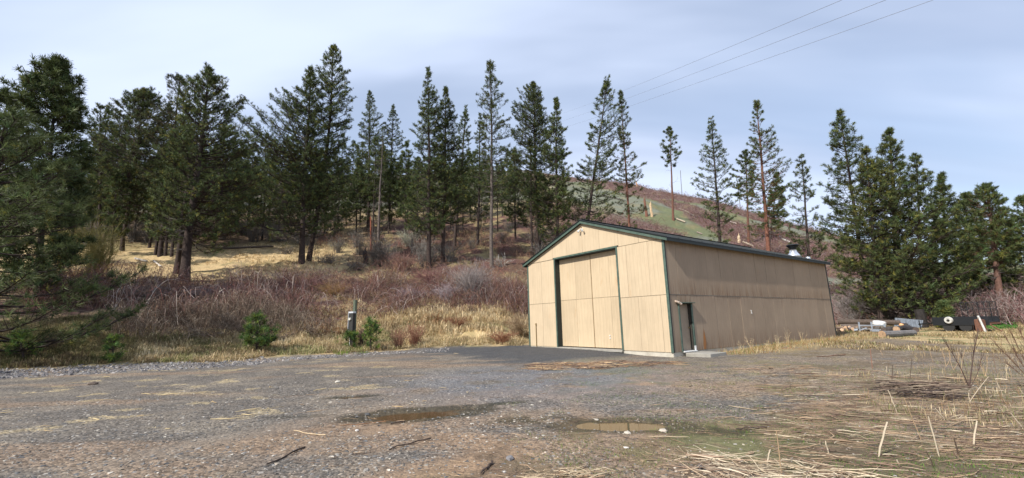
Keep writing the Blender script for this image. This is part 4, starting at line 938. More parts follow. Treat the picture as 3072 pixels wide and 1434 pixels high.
# ------------------------------------------------------------------ brambles, grass, stones (what nobody could count)
def scatter(n, p0, p1, D0, D1, power=1.0, seed=0):
    r = np.random.default_rng(seed); px = r.uniform(p0, p1, n); a = np.interp(px, _PXT, _AZT); D = np.exp(r.uniform(math.log(D0), math.log(D1), n)) if power == 0 else D0+(D1-D0)*r.random(n)**power
    return px, np.sin(a)*D, np.cos(a)*D, D, r
def not_shed(x, y, m_=.3):
    u, v = shed_uv(x, y); return ~((u > -m_) & (u < SH_L+m_) & (v > -m_) & (v < SH_W+m_))
def canes(name, n, p0, p1, D0, D1, ln, hh, th, cols, seed, dens_fn, label):
    px, x, y, D, r = scatter(n, p0, p1, D0, D1, 1, seed); k = dens_fn(px, x, y, D, r) & not_shed(x, y, .6); x, y, D = x[k], y[k], D[k]; n = len(x)
    az = r.uniform(0, 2*PI, n); L_a = r.uniform(*ln, n); H_ = r.uniform(*hh, n)*(.25+1.9*ss(fbm(x, y, 3.2, 3, 71), .3, .75)); s = np.linspace(0, 1, 7)
    X = x[:, None]+np.cos(az)[:, None]*L_a[:, None]*s; Y = y[:, None]+np.sin(az)[:, None]*L_a[:, None]*s
    Z = hgt(X, Y)*.5+hgt(x, y)[:, None]*.5+H_[:, None]*np.sin(np.minimum(s*1.15, 1)*PI*r.uniform(.55, 1.0, n)[:, None])-.03
    P = np.stack([X, Y, Z], -1)+r.normal(0, .05, (n, 7, 3))
    V, F = tubes(P, np.tile(th*(1-.6*s), (n, 1))*r.uniform(.6, 1.3, n)[:, None], 3)
    c = np.array(cols)[r.integers(0, len(cols), n)]*r.uniform(.7, 1.25, n)[:, None]
    # side twigs
    m_ = n*2; j = r.integers(0, n, m_); q0 = P[j, r.integers(1, 6, m_)]; q1 = q0+unit(r.normal(0, 1, (m_, 3))+np.array([0, 0, .4]))*r.uniform(.15, .5, m_)[:, None]
    V2, F2 = tubes(np.stack([q0, q1], 1), np.tile([th*.6, th*.3], (m_, 1)), 3)
    me = mesh(name, np.concatenate([V, V2]), np.concatenate([F, F2+len(V)]), M['cane'], np.concatenate([np.repeat(c, 21, 0), np.repeat(c[j], 6, 0)]))
    return tag(obj(name, me), label, 'brambles', kind='stuff')
BC = [(.19, .075, .06), (.13, .05, .045), (.20, .11, .09), (.26, .19, .17), (.15, .09, .06), (.09, .06, .045), (.24, .13, .08), (.13, .07, .07)]
canes('bramble_thicket', 11500, 60, 1600, 33.5, 47, (.8, 2.4), (.35, 1.25), .013, BC, 11, lambda px, x, y, D, r: (fbm(x, y, 5, 3, 51)+.25*ss(px, 900, 1300)+.05 > .42) & ((px > 380) | (D > 36.5)) & (D > 33.5+3.5*ss(px, 950, 1150)+(fbm(x, y, 2, 2, 55)-.5)*4), 'purple brown bramble thicket covering the slope behind the bank')
canes('bramble_thicket', 750, 330, 1600, 34, 46, (1.2, 2.8), (.6, 1.3), .016, [(.38, .31, .27), (.30, .22, .19), (.44, .37, .31), (.22, .13, .11)], 17, lambda px, x, y, D, r: fbm(x, y, 3.2, 3, 71) > .5, 'long pale arching canes rising out of the bramble slope')
canes('bramble_thicket', 3800, 330, 1000, 30.5, 35, (.5, 1.5), (.3, 1.0), .010, [(.14, .10, .07), (.20, .13, .09), (.10, .075, .055), (.34, .27, .2)], 12, lambda px, x, y, D, r: r.random(len(px)) < .3+.7*ss(fbm(x, y, 3, 3, 52), .4, .6), 'dark dry weed thicket in front of the brambles')
canes('bramble_thicket', 4200, 930, 1640, 47, 78, (.8, 2.4), (.3, 1.0), .018, [(.24, .11, .08), (.17, .10, .08), (.32, .2, .12), (.12, .09, .07)], 13, lambda px, x, y, D, r: fbm(x, y, 7, 3, 53) > .46, 'reddish undergrowth between the trunks of the wood')
canes('bramble_thicket', 6500, 2490, 3200, 52, 76, (1.0, 2.6), (.4, 1.3), .022, [(.19, .09, .085), (.24, .15, .14), (.14, .10, .08), (.30, .24, .22)], 14, lambda px, x, y, D, r: r.random(len(px)) < .8, 'reddish bramble slope behind the trailer and wood pile')
def hillb(px, x, y, D, r):
    return r.random(len(px)) > hill_green(px, x, y, D)*1.1-.02
canes('hillside_brambles', 21000, 1590, 2700, 66, 200, (1.0, 3.2), (.3, 1.1), .035, [(.17, .075, .07), (.13, .07, .065), (.22, .13, .12), (.26, .19, .17), (.16, .12, .06)], 15, hillb, 'belts of purple brown brambles across the open hillside')
canes('far_undergrowth', 9000, 150, 1620, 76, 190, (.8, 2.2), (.3, .9), .035, [(.13, .085, .06), (.2, .13, .08), (.26, .2, .12), (.12, .1, .07)], 16, lambda px, x, y, D, r: fbm(x, y, 10, 3, 54) > .42, 'brown undergrowth on the wooded hill')

def blades(name, n, p0, p1, D0, D1, ln, w, cols, seed, dens_fn, label, lean=.7, cl=8, power=1.0):
    px, x, y, D, r = scatter(n, p0, p1, D0, D1, power, seed); k = dens_fn(px, x, y, D, r) & not_shed(x, y, .05); x, y, D = x[k], y[k], D[k]
    n = len(x); x = np.repeat(x, cl)+r.normal(0, .09, n*cl); y = np.repeat(y, cl)+r.normal(0, .09, n*cl); cli = np.repeat(np.arange(n), cl); n2 = n*cl
    Lb = r.uniform(*ln, n2)*np.repeat(r.uniform(.6, 1.3, n), cl); pref = r.uniform(0, 2*PI, n)[cli]; az = pref+r.normal(0, 1.0, n2); le = r.uniform(.15, lean, n2)
    d = np.stack([np.cos(az), np.sin(az)], -1); z = hgt(x, y)-.01
    wv = np.stack([-d[:, 1], d[:, 0], np.zeros(n2)], -1)*w/2*r.uniform(.6, 1.4, n2)[:, None]
    b = np.stack([x, y, z], -1); mid = b+np.concatenate([d*(Lb*le*.35)[:, None], (Lb*.6*(1-.4*le))[:, None]], -1); tip = b+np.concatenate([d*(Lb*le)[:, None], (Lb*(.95-.75*le))[:, None]], -1)
    V = np.stack([b-wv, b+wv, mid+wv*.8, mid-wv*.8, tip], 1).reshape(-1, 3); o = np.arange(n2)[:, None]*5
    F4 = o+np.array([0, 1, 2, 3]); F3 = o+np.array([3, 2, 4]); ncol = len(cols); pat = np.clip(fbm(x, y, 2.2, 3, 88)*1.9-.45, 0, .999); ci = np.where(r.random(n2) < .6, (pat*ncol).astype(int), r.integers(0, ncol, n2))
    c = np.array(cols)[ci]*r.uniform(.6, 1.2, n2)[:, None]*np.repeat(r.uniform(.7, 1.15, n), cl)[:, None]
    return tag(obj(name, mesh(name, V, [F4, F3], M['grass'], np.repeat(c, 5, 0))), label, 'grass', kind='stuff')
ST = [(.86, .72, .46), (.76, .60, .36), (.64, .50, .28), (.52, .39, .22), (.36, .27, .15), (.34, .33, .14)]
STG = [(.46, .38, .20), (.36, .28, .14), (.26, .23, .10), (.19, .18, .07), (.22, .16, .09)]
def bank(px, x, y, D, r):
    ed = np.interp(px, EDGE_PX, EDGE_D); return (D > ed+.1+(fbm(x, y, 1.5, 3, 33)-.5)*1.6)
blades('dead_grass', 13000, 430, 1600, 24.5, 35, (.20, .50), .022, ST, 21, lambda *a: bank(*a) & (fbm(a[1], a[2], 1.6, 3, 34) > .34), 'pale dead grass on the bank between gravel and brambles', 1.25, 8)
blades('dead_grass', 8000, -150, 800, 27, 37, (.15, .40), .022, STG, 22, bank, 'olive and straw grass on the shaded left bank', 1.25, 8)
blades('dead_grass', 6500, 900, 1640, 31, 42, (.3, .8), .03, ST[:4]+[(.38, .2, .1)], 23, lambda px, x, y, D, r: fbm(x, y, 3, 3, 35)+.2*(1-ss(D, 36, 39)) > .50, 'straw coloured grass patches among the brambles', .8, 7)
blades('meadow_grass', 7000, 60, 1010, 48, 72, (.12, .35), .04, ST[:4], 24, lambda px, x, y, D, r: fbm(x, y, 4, 3, 36) > .42, 'short straw coloured grass of the meadow', .9, 6)
blades('dry_grass', 4800, 2400, 3250, 24, 58, (.07, .26), .026, [(.52, .40, .22), (.42, .32, .17), (.62, .5, .3), (.26, .18, .10), (.22, .23, .08), (.34, .24, .13)], 25, lambda px, x, y, D, r: (fbm(x, y, 4, 3, 37)+.16*ss(D, 28, 40) > .52) & ((D < 33) | (D > 37.5) | (px > 2780) | (r.random(len(px)) < .3)), 'straw and olive grass round the log pile and trailer', .9, 7)
blades('green_grass', 9000, 1500, 3200, 4.0, 17, (.02, .06), .005, [(.13, .24, .04), (.10, .18, .03), (.2, .26, .06), (.26, .24, .1)], 26, lambda px, x, y, D, r: (ss(px, 1500, 2500)*.16+fbm(x, y, .8, 3, 38)) > .585, 'short green grass sprouting in the weedy ground at the right', .9, 9, 0)
blades('green_grass', 900, 2860, 3075, 49, 58, (.1, .22), .04, [(.10, .26, .05), (.12, .3, .06)], 27, lambda px, x, y, D, r: np.abs(px-2985) < 60, 'bright green grass patch right of the trailer', .6, 7)
blades('green_grass', 120, 1000, 1120, 25.5, 30, (.2, .3), .02, [(.2, .28, .05)], 28, lambda px, x, y, D, r: (np.abs(px-1050) < 60), 'green tufts at the foot of the meter post', .8, 7)
blades('rough_grass', 800, 2450, 3250, 9, 28, (.06, .28), .007, [(.52, .40, .22), (.40, .29, .16), (.30, .19, .10), (.60, .48, .3), (.2, .22, .07)], 29, lambda px, x, y, D, r: (fbm(x, y, 1.6, 3, 39)+.22*ss(px, 2550, 2950) > .60), 'sparse dry straw tufts in the rough ground at the right', .8, 6, 0)
# weeds along the side wall
def wallweeds():
    r = np.random.default_rng(5); n = 1100; u = r.uniform(2.6, 19.5, n); v = -.25-np.abs(r.normal(0, 1.0, n)); u2 = np.repeat(u, 5)+r.normal(0, .08, n*5); v2 = np.repeat(v, 5)+r.normal(0, .08, n*5)
    x = SH_O[0]+S2[0]*u2+T2[0]*v2; y = SH_O[1]+S2[1]*u2+T2[1]*v2; Lb = r.uniform(.06, .30, n*5)*(1+1.0*(r.random(n*5) < .04)); az = r.uniform(0, 2*PI, n*5); le = r.uniform(.1, 1.0, n*5)
    b = np.stack([x, y, hgt(x, y)-.01], -1); tip = b+np.stack([np.cos(az)*Lb*le, np.sin(az)*Lb*le, Lb*(1.02-.9*le)], -1); wv = np.stack([-np.sin(az), np.cos(az), 0*az], -1)*.008
    V = np.stack([b-wv, b+wv, tip+wv*.3, tip-wv*.3], 1).reshape(-1, 3); c = np.array([(.50, .36, .18), (.40, .24, .10), (.32, .17, .08), (.6, .5, .3), (.2, .24, .07)])[r.integers(0, 5, n*5)]
    tag(obj('dry_weeds', mesh('dry_weeds', V, np.arange(len(V)).reshape(-1, 4), M['grass'], np.repeat(c, 4, 0))), 'dry rust and straw coloured weeds along the shed side wall', 'weeds', kind='stuff')
wallweeds()

def stones(name, n, p0, p1, D0, D1, size, cols, seed, dens_fn, label, flat=.55, power=0, sink=.35):
    px, x, y, D, r = scatter(n, p0, p1, D0, D1, power, seed); k = dens_fn(px, x, y, D, r) & not_shed(x, y, .15) & (puddle_field(x, y) < .02); x, y = x[k], y[k]; n = len(x)
    O = np.array([(1, 0, 0), (-.5, .87, 0), (-.5, -.87, 0), (.35, .3, .8), (-.4, .1, .9), (.1, -.4, .75)], float); T = np.array([(0, 3, 5), (0, 1, 3), (1, 4, 3), (1, 2, 4), (2, 5, 4), (2, 0, 5), (3, 4, 5)])
    V = O[None]+r.normal(0, .16, (n, 6, 3)); s_ = np.exp(r.uniform(math.log(size[0]), math.log(size[1]), n)); V[:, :, 2] = V[:, :, 2]*flat*r.uniform(.6, 1.3, n)[:, None]; V[:, :, 0] *= r.uniform(.8, 1.4, n)[:, None]
    a = r.uniform(0, 2*PI, n); ca, sa = np.cos(a)[:, None], np.sin(a)[:, None]; X = V[:, :, 0]*ca-V[:, :, 1]*sa; Y = V[:, :, 0]*sa+V[:, :, 1]*ca
    V = np.stack([x[:, None]+X*s_[:, None], y[:, None]+Y*s_[:, None], hgt(x, y)[:, None]+(V[:, :, 2]-sink*flat)*s_[:, None]], -1)
    F = (np.arange(n)[:, None, None]*6+T[None]).reshape(-1, 3); c = np.array(cols)[r.integers(0, len(cols), n)]*r.uniform(.6, 1.35, n)[:, None]
    return tag(obj(name, mesh(name, V.reshape(-1, 3), F, M['stone'], np.repeat(c, 6, 0))), label, 'stones', kind='stuff')
GC = [(.145, .135, .122), (.19, .175, .155), (.26, .235, .20), (.095, .09, .083), (.23, .18, .135)]
def gravd(px, x, y, D, r):
    c, g, w = ground_col(x, y); return r.random(len(px)) < .12+.88*g
stones('gravel', 52000, -200, 3300, 3.6, 26, (.006, .026), GC, 31, gravd, 'loose grey gravel strewn over the yard', .6)
stones('gravel', 9000, -200, 1350, 22.5, 28, (.03, .10), [(.17, .16, .16), (.24, .23, .22), (.13, .12, .12), (.30, .27, .25)], 32, lambda px, x, y, D, r: np.abs(D-np.interp(px, EDGE_PX, EDGE_D)+1.3-.0*D) < np.where(px < 800, 1.5, .7)*(.4+r.random(len(px))), 'coarse grey stones piled along the left edge of the yard', .8, 1)
stones('flat_stones', 5200, -200, 1700, 3.6, 15, (.016, .042), [(.20, .195, .19), (.12, .12, .12), (.34, .31, .27), (.26, .22, .17), (.42, .38, .32), (.09, .09, .09)], 34, gravd, 'larger flat stones pressed into the gravel', .35, 0, .2)
stones('pale_stones', 3600, 900, 3100, 3.8, 15, (.008, .03), [(.42, .36, .29), (.36, .33, .30), (.30, .22, .17)], 33, lambda px, x, y, D, r: r.random(len(px)) < .7, 'pale flat stone chips in the brown earth', .4)

# straw and cut stalks lying flat
def lying(name, n, p0, p1, D0, D1, ln, th, cols, seed, dens_fn, label, az0=0.0, azs=.35, zr=(0, .05), cat='straw', power=0):
    px, x, y, D, r = scatter(n, p0, p1, D0, D1, power, seed); k = dens_fn(px, x, y, D, r) & not_shed(x, y, .1); x, y = x[k], y[k]; n = len(x)
    az = az0+r.normal(0, azs, n)+np.where(r.random(n) < .15, r.uniform(-1.5, 1.5, n), 0); Ln = np.exp(r.uniform(math.log(ln[0]), math.log(ln[1]), n)); s = np.array([-.5, -.17, .17, .5])
    X = x[:, None]+np.cos(az)[:, None]*Ln[:, None]*s; Y = y[:, None]+np.sin(az)[:, None]*Ln[:, None]*s; tz_ = r.normal(0, .035, n)
    P = np.stack([X, Y, hgt(X, Y)+r.uniform(*zr, n)[:, None]+th+tz_[:, None]*s*Ln[:, None]], -1)+r.normal(0, .004, (n, 4, 3)); P[:, :, 0] += r.normal(0, .012, (n, 4))
    bn = r.normal(0, .07, n)*Ln; P[:, 1:3, 0] += (-np.sin(az)*bn)[:, None]; P[:, 1:3, 1] += (np.cos(az)*bn)[:, None]; br_ = r.random(n) < .25; P[br_, 3, 0] += r.normal(0, .25, br_.sum())*Ln[br_]*.4; P[br_, 3, 1] += r.normal(0, .25, br_.sum())*Ln[br_]*.5
    V, F = tubes(P, np.tile([.5, 1, .85, .35], (n, 1))*th*np.exp(r.normal(-.35, .45, n))[:, None], 4)
    c = np.array(cols)[r.integers(0, len(cols), n)]*r.uniform(.7, 1.2, n)[:, None]
    return tag(obj(name, mesh(name, V, F, M['straw'], np.repeat(c, 16, 0))), label, cat, kind='stuff')
SC = [(.42, .33, .22), (.54, .45, .32), (.28, .19, .12), (.18, .12, .085), (.36, .25, .155), (.13, .09, .065)]
SCD = [(.28, .19, .12), (.20, .13, .09), (.38, .27, .17), (.15, .10, .07)]
lying('flattened_straw', 1900, 1950, 3200, 3.9, 9.5, (.12, .75), .005, SC+SCD, 41, lambda px, x, y, D, r: (ss(px-(D-5)*60, 1950, 2500)*.8+.15)*(.3+1.2*ss(fbm(x, y, .9, 3, 78), .38, .6)) > r.random(len(px)), 'pale flattened stalks strewn over the weedy ground at the right', -.22, .42)
lying('flattened_straw', 1150, 2250, 3250, 7, 16, (.15, .7), .006, SCD+SCD+SC, 42, lambda px, x, y, D, r: fbm(x, y, 1.5, 3, 43) > .42, 'brownish flattened stalks further back at the right', -.15, .3)
lying('flattened_straw', 950, 2000, 2900, 3.9, 5.8, (.12, .65), .005, [(.64, .54, .39), (.54, .44, .30), (.28, .19, .13), (.4, .3, .2)], 43, lambda px, x, y, D, r: (1-ss(px, 2350, 2800))*.8+.2 > r.random(len(px)), 'bright heap of broken stalks at the lower right', -.5, .7, (0, .07))
lying('reed_litter', 1000, 1580, 2040, 13.4, 17.6, (.2, 1.1), .009, [(.36, .21, .11), (.50, .35, .2), (.24, .15, .1), (.14, .1, .08)], 44, lambda px, x, y, D, r: np.abs(D-15.6-(px-1800)*.001)*.55+fbm(x, y, .8, 3, 77) < .92, 'rusty reed litter lying before the shed corner', .12, .3)
lying('twig_litter', 3200, 900, 2900, 3.9, 13, (.05, .35), .003, SCD+[(.08, .055, .04)], 45, lambda px, x, y, D, r: fbm(x, y, 1.3, 3, 44)+.1*ss(px, 1900, 2300) > .50, 'small dark twigs and straw in the brown earth', .0, 1.0, (0, .01))
lying('straw_litter', 700, -100, 1500, 9, 24, (.08, .5), .008, [(.55, .43, .24), (.42, .30, .16)], 46, lambda px, x, y, D, r: fbm(x*.7, y*1.2, .7, 3, 41) > .66, 'pale straw wisps on the grey gravel', .1, .6, (0, .01))
lying('straw_litter', 160, 1040, 1400, 4.0, 4.8, (.1, .4), .005, [(.40, .30, .20), (.25, .17, .11), (.5, .4, .28)], 47, lambda px, x, y, D, r: np.abs(px-1270) < 120, 'small straw tangle at the bottom centre', .3, .9, (0, .04))
lying('straw_litter', 200, 1560, 1780, 4.1, 5.0, (.1, .45), .005, [(.45, .34, .22), (.28, .19, .12), (.55, .45, .3)], 48, lambda px, x, y, D, r: np.ones(len(px), bool), 'small straw tangle below the reflecting puddle', .0, .7, (0, .05))
lying('dirt_mound_litter', 260, 2600, 2830, 11.2, 13.0, (.2, .9), .012, [(.07, .05, .04), (.16, .11, .08), (.30, .23, .16)], 49, lambda px, x, y, D, r: np.ones(len(px), bool), 'dark heap of rotting stalks in the weedy ground', .0, .35, (0, .12))

# individual stalks still standing, each its own object
def stalk(b, tp, label, c, th=.010, dd=0.0, group=None):
    P0 = hit(*b); tpt = depth_pt(tp[0], tp[1], P0[1]+dd)-P0; k = 5; s = np.linspace(0, 1, k); r = np.random.default_rng(int(b[0]*7+b[1]))
    P = np.outer(s, tpt)+r.normal(0, .0025, (k, 3)); P[0, 2] -= .03; th = th*.68
    mb = MB(); mb.tube(P, th*np.array([.8, 1.0, 1, .95, .8]), 6, c); tag(obj('cut_stalk', mb.build('cut_stalk', M['straw']), None, P0), label, 'stalk', group)
PAL = (.50, .415, .30); BRN = (.40, .28, .17); DRK = (.08, .055, .04)
for b, tp, lb, c, th in [
 ((2633, 1370), (2662, 1266), 'thickest pale cut stalk leaning right at the lower right', PAL, .015), ((2487, 1362), (2476, 1324), 'short stubby pale stalk left of the thickest one', PAL, .011),
 ((2345, 1425), (2331, 1292), 'tall thin brown stalk standing left of the stubby pale ones', BRN, .008), ((2692, 1240), (2664, 1170), 'straw coloured stalk leaning left behind the thickest one', PAL, .010),
 ((2818, 1372), (2785, 1248), 'long straw stalk leaning left right of the thickest one', PAL, .011), ((2918, 1345), (2932, 1262), 'pale stout stalk standing upright near the right edge', PAL, .013),
 ((2838, 1262), (2806, 1226), 'short thick stalk broken over behind the long leaning one', PAL, .013), ((2876, 1366), (2862, 1312), 'dark short snapped stem at the lower right', DRK, .010),
 ((2768, 1330), (2712, 1192), 'longest thin stalk slanting left between the pale ones', BRN, .007), ((3074, 1292), (3032, 1240), 'slanting straw stalk at the right edge', PAL, .011),
 ((2910, 1206), (2905, 1178), 'little pale stub beside the green tuft', PAL, .009), ((2300, 1398), (2310, 1348), 'pale stub standing in the bright straw heap', PAL, .010),
 ((2900, 1215), (2965, 1130), 'thin bleached stem leaning right behind the green tuft', PAL, .007), ((3010, 1190), (2985, 1135), 'thin bleached stem leaning left behind the green tuft', PAL, .007),
 ((2675, 1152), (2678, 1095), 'dark upright stem on the rotting heap', DRK, .010), ((2617, 1108), (2611, 1046), 'reddish upright stem left of the rotting heap', (.25, .12, .08), .012),
 ((2730, 1135), (2735, 1075), 'dark thin stem right of the rotting heap', DRK, .009), ((2793, 1150), (2792, 1100), 'brown stem between rotting heap and forked weed', BRN, .008),
 ((2578, 1130), (2580, 1115), 'tiny dark stub before the rotting heap', DRK, .010), ((2660, 1118), (2660, 1100), 'tiny pale stub before the rotting heap', PAL, .009),
 ((2435, 1300), (2420, 1308), 'pale splinter lying tipped on the straw', PAL, .010), ((1630, 1112), (1625, 1095), 'dark twig poking up from the reed litter', DRK, .014),
 ((2700, 1400), (2690, 1380), 'short pale stub near the bottom edge', PAL, .010), ((2805, 1405), (2780, 1355), 'thin dark bent stem near the bottom edge', DRK, .006)]:
    stalk(b, tp, lb, c, th)
# sticks lying on the ground
def stick(a, b, label, c=(.07, .05, .04), th=.012, name='fallen_stick'):
    A = hit(*a); B = hit(*b); k = 7; s = np.linspace(0, 1, k); r = np.random.default_rng(int(a[0])); P = A[None]*(1-s[:, None])+B[None]*s[:, None]; P[:, 2] = hgt(P[:, 0], P[:, 1])+th*.9+.008; P += r.normal(0, .008, P.shape)
    P -= A; mb = MB(); mb.tube(P, th*np.linspace(.7, 1.1, k), 6, c); tag(obj(name, mb.build(name, M['wood']), None, A), label, 'stick')
stick((1168, 1352), (1292, 1320), 'thin dark stick lying in the brown earth below the muddy puddle', th=.010)
stick((802, 1398), (912, 1345), 'long dark stick lying at the lower left', th=.011)
stick((1170, 1275), (1215, 1268), 'short dark stick beside the muddy puddle'); stick((1020, 1280), (1160, 1266), 'long rusty stick on the near side of the muddy puddle', (.24, .13, .07), .008)
stick((2210, 1292), (2300, 1286), 'dark stick lying right of the reflecting puddle'); stick((2200, 1108), (2275, 1110), 'thin pale brown stick on the gravel before the shed side', (.25, .17, .12), .014)
stick((1445, 1425), (1480, 1390), 'thick dark stick at the bottom centre', th=.014); stick((2450, 1073), (2535, 1066), 'long brown stick by the mossy strip near the shed end', (.2, .12, .08), .02)
stick((880, 1295), (975, 1310), 'pale straw stem lying at the lower left', (.5, .38, .24), .008, 'dry_stalk'); stick((2150, 1262), (2235, 1254), 'pale brown stem lying behind the dark stick', (.34, .25, .17), .010, 'dry_stalk')
stick((2480, 1127), (2565, 1131), 'light brown stem lying across the moss', (.36, .25, .16), .012, 'dry_stalk')
# rocks one can point at
def rock(px, s_, label, c, seed):
    P0 = hit(*px); r = np.random.default_rng(seed)
    t1 = (1+5**.5)/2; V = unit(np.array([(-1, t1, 0), (1, t1, 0), (-1, -t1, 0), (1, -t1, 0), (0, -1, t1), (0, 1, t1), (0, -1, -t1), (0, 1, -t1), (t1, 0, -1), (t1, 0, 1), (-t1, 0, -1), (-t1, 0, 1)], float))
    F = np.array([(0, 11, 5), (0, 5, 1), (0, 1, 7), (0, 7, 10), (0, 10, 11), (1, 5, 9), (5, 11, 4), (11, 10, 2), (10, 7, 6), (7, 1, 8), (3, 9, 4), (3, 4, 2), (3, 2, 6), (3, 6, 8), (3, 8, 9), (4, 9, 5), (2, 4, 11), (6, 2, 10), (8, 6, 7), (9, 8, 1)])
    V = V*(1+r.normal(0, .15, (12, 1)))*np.array([1.3, .9, .55])*s_; V[:, 2] += s_*.25
    tag(obj('rock', mesh('rock', V, F, M['stone'], np.tile(c, (12, 1))), None, P0, (0, 0, r.uniform(0, 6))), label, 'rock')
rock((1990, 1296), .055, 'largest pale rock at the right tip of the reflecting puddle', (.46, .40, .33), 1); rock((1882, 1302), .045, 'pale rock on the near rim of the reflecting puddle', (.48, .43, .36), 2)
rock((1790, 1262), .035, 'small pale rock at the far rim of the reflecting puddle', (.42, .38, .32), 3); rock((1878, 1345), .03, 'small white rock below the reflecting puddle', (.55, .5, .45), 4)
rock((1102, 1246), .05, 'dark rock in the left tip of the muddy puddle', (.09, .09, .09), 5); rock((1070, 1294), .03, 'small white rock below the muddy puddle', (.6, .56, .52), 6)
rock((1530, 1378), .06, 'grey rock at the bottom centre', (.2, .19, .19), 7); rock((2100, 1405), .05, 'dark grey rock near the bottom edge', (.12, .11, .11), 8)
rock((2312, 1107), .06, 'dark clod on the gravel before the shed side', (.08, .075, .07), 9); rock((280, 1154), .13, 'brown clod at the stony left edge of the yard', (.13, .10, .08), 10); rock((1012, 1147), .07, 'flat white rock lying on the gravel left of the door', (.6, .55, .46), 11)

# tall dead weeds at the right
def weed(b, stems, label, seed, c=(.085, .055, .045), th=.008, sub=16):
    P0 = hit(*b); r = np.random.default_rng(seed); mb = MB()
    for tp, tw in stems:
        T_p = depth_pt(tp[0], tp[1], P0[1])-P0; k = 8; s = np.linspace(0, 1, k); P = np.outer(s, T_p); P[:, :2] += np.outer(np.sin(s*PI), r.normal(0, .03, 2)); mb.tube(P, th*tw*np.linspace(1.1, .35, k), 5, c)
        Ln = np.linalg.norm(T_p); d = T_p/Ln; n = int(sub*tw*1.4); q = r.uniform(.38, .97, n); Q0 = np.stack([np.interp(q, s, P[:, i]) for i in range(3)], -1)
        dd = unit(d+r.normal(0, .17, (n, 3))); Q1 = Q0+dd*(Ln*r.uniform(.10, .34, n))[:, None]; V, F = tubes(np.stack([Q0, (Q0+Q1)/2+r.normal(0, .008, Q0.shape), Q1], 1), np.tile([.35, .28, .16], (n, 1))*th, 3); mb.add(V, F, np.array(c)*1.25)
    tag(obj('dead_weed', mb.build('dead_weed', M['cane']), None, P0), label, 'weed')
weed((2908, 1166), [((2935, 985), 1.1), ((2830, 1020), .9), ((2945, 1060), .6), ((2880, 1060), .4)], 'tall dark forked dead weed at the right', 1, th=.011)
weed((3110, 1165), [((2985, 1030), .9), ((3010, 1000), .9), ((3040, 1010), .8), ((2990, 1070), .5), ((3060, 990), .8)], 'fan of long brown weed stems at the right edge', 2, (.15, .09, .06), .009, 26)
for i, (b, tops, c) in enumerate([((2860, 1110), [(2850, 1040), (2872, 1050)], BRN), ((2885, 1120), [(2895, 1050), (2870, 1060)], BRN), ((2800, 1090), [(2790, 1050)], BRN), ((2838, 1100), [(2825, 1045), (2845, 1055)], BRN), ((2955, 1130), [(2960, 1070), (2940, 1075)], BRN), ((2990, 1120), [(2975, 1060)], (.2, .13, .09)), ((2650, 1075), [(2640, 1050)], BRN), ((2775, 1070), [(2768, 1050)], BRN), ((3020, 1140), [(3030, 1080)], (.5, .4, .25)), ((2960, 1040), [(2955, 1005), (2965, 1010)], (.2, .13, .09)), ((3005, 1050), [(3000, 1010)], (.2, .13, .09)), ((2600, 1040), [(2606, 1020)], BRN)]):
    weed(b, [(tt, .7) for tt in tops], 'thin brown weed standing in the rough ground behind the forked weed', 20+i, c, .007, 9) if False else weed(b, [(tt, .7) for tt in tops], ['twin stemmed straw weed nearest left of the forked weed', 'brown weed directly behind the forked weed', 'single pale weed in the middle of the rough ground', 'twin stemmed weed left of the straw one', 'brown weed just right of the forked weed', 'thin dark weed between forked weed and the brown fan', 'short weed on the gravel edge beyond the rotting heap', 'short weed near the log pile side of the rough ground', 'bleached weed below the brown fan', 'dark weed below the white leaning post', 'single dark weed near the right edge', 'short straw weed beyond the shed end'][i], 20+i, c, .008, 9)
for i, (u, v, h) in enumerate([(3.6, -.9, .55), (5.0, -.8, .7), (6.3, -1.4, .6), (8.5, -1.0, .8), (10.5, -.9, .75), (13, -1.0, .6), (4.4, -1.8, .5)]):
    p = shed_w(u, v); p[2] = float(hgt(p[0], p[1])); r = np.random.default_rng(300+i); mb = MB()
    for q in range(4):
        tipv = np.array([r.normal(0, .12), r.normal(0, .12), h*r.uniform(.6, 1.0)]); s = np.linspace(0, 1, 5); P = np.outer(s, tipv); mb.tube(P, np.linspace(.007, .003, 5), 4, (.5, .38, .22))
        Q0 = P[[2, 3, 3, 4]]; Q1 = Q0+unit(r.normal(0, .5, (4, 3))+np.array([0, 0, .7]))*h*.22; V, F = tubes(np.stack([Q0, Q1], 1), np.tile([.004, .003], (4, 1)), 3); mb.add(V, F, (.55, .43, .26))
    tag(obj('dry_weed', mb.build('dry_weed', M['straw']), None, p), 'straw coloured weed standing along the shed side wall', 'weed', 'weeds along the shed side wall')

# ------------------------------------------------------------------ meter post
P0 = hit(1056, 1040); P0[2] -= .1
mp_ = thing('meter_post', 'dark wooden post with a grey edged electric meter box on the bank', 'post', P0, RAD(-25))
s_ = P0[1]/FPX; ph = 140*s_
obj('post', MB().box(-.09, .09, .02, .18, -.3, ph, bev=.01).build('post', simple('green_weathered_post', (.09, .11, .075), .9, 0, .3, 5, .4)), mp_)
obj('meter_box', MB().box(-.17, .17, -.20, .0, ph*.36, ph*.72, bev=.01).build('meter_box', simple('dark_grey_box', (.028, .027, .025), .7, 0, .2, 5)), mp_)
obj('box_cover', MB().box(-.19, .19, -.23, .015, ph*.72+.002, ph*.755, bev=.004).build('box_cover', M['greytrim']), mp_)
obj('side_cover', MB().box(-.20, -.172, -.23, .015, ph*.36, ph*.72, bev=.004).build('side_cover', M['greytrim']), mp_)
obj('meter_dial', MB().tube([(-.04, -.20, ph*.60), (-.04, -.28, ph*.60)], [.085, .075], 14).build('meter_dial', simple('dial_glass', (.62, .60, .52), .25)), mp_)
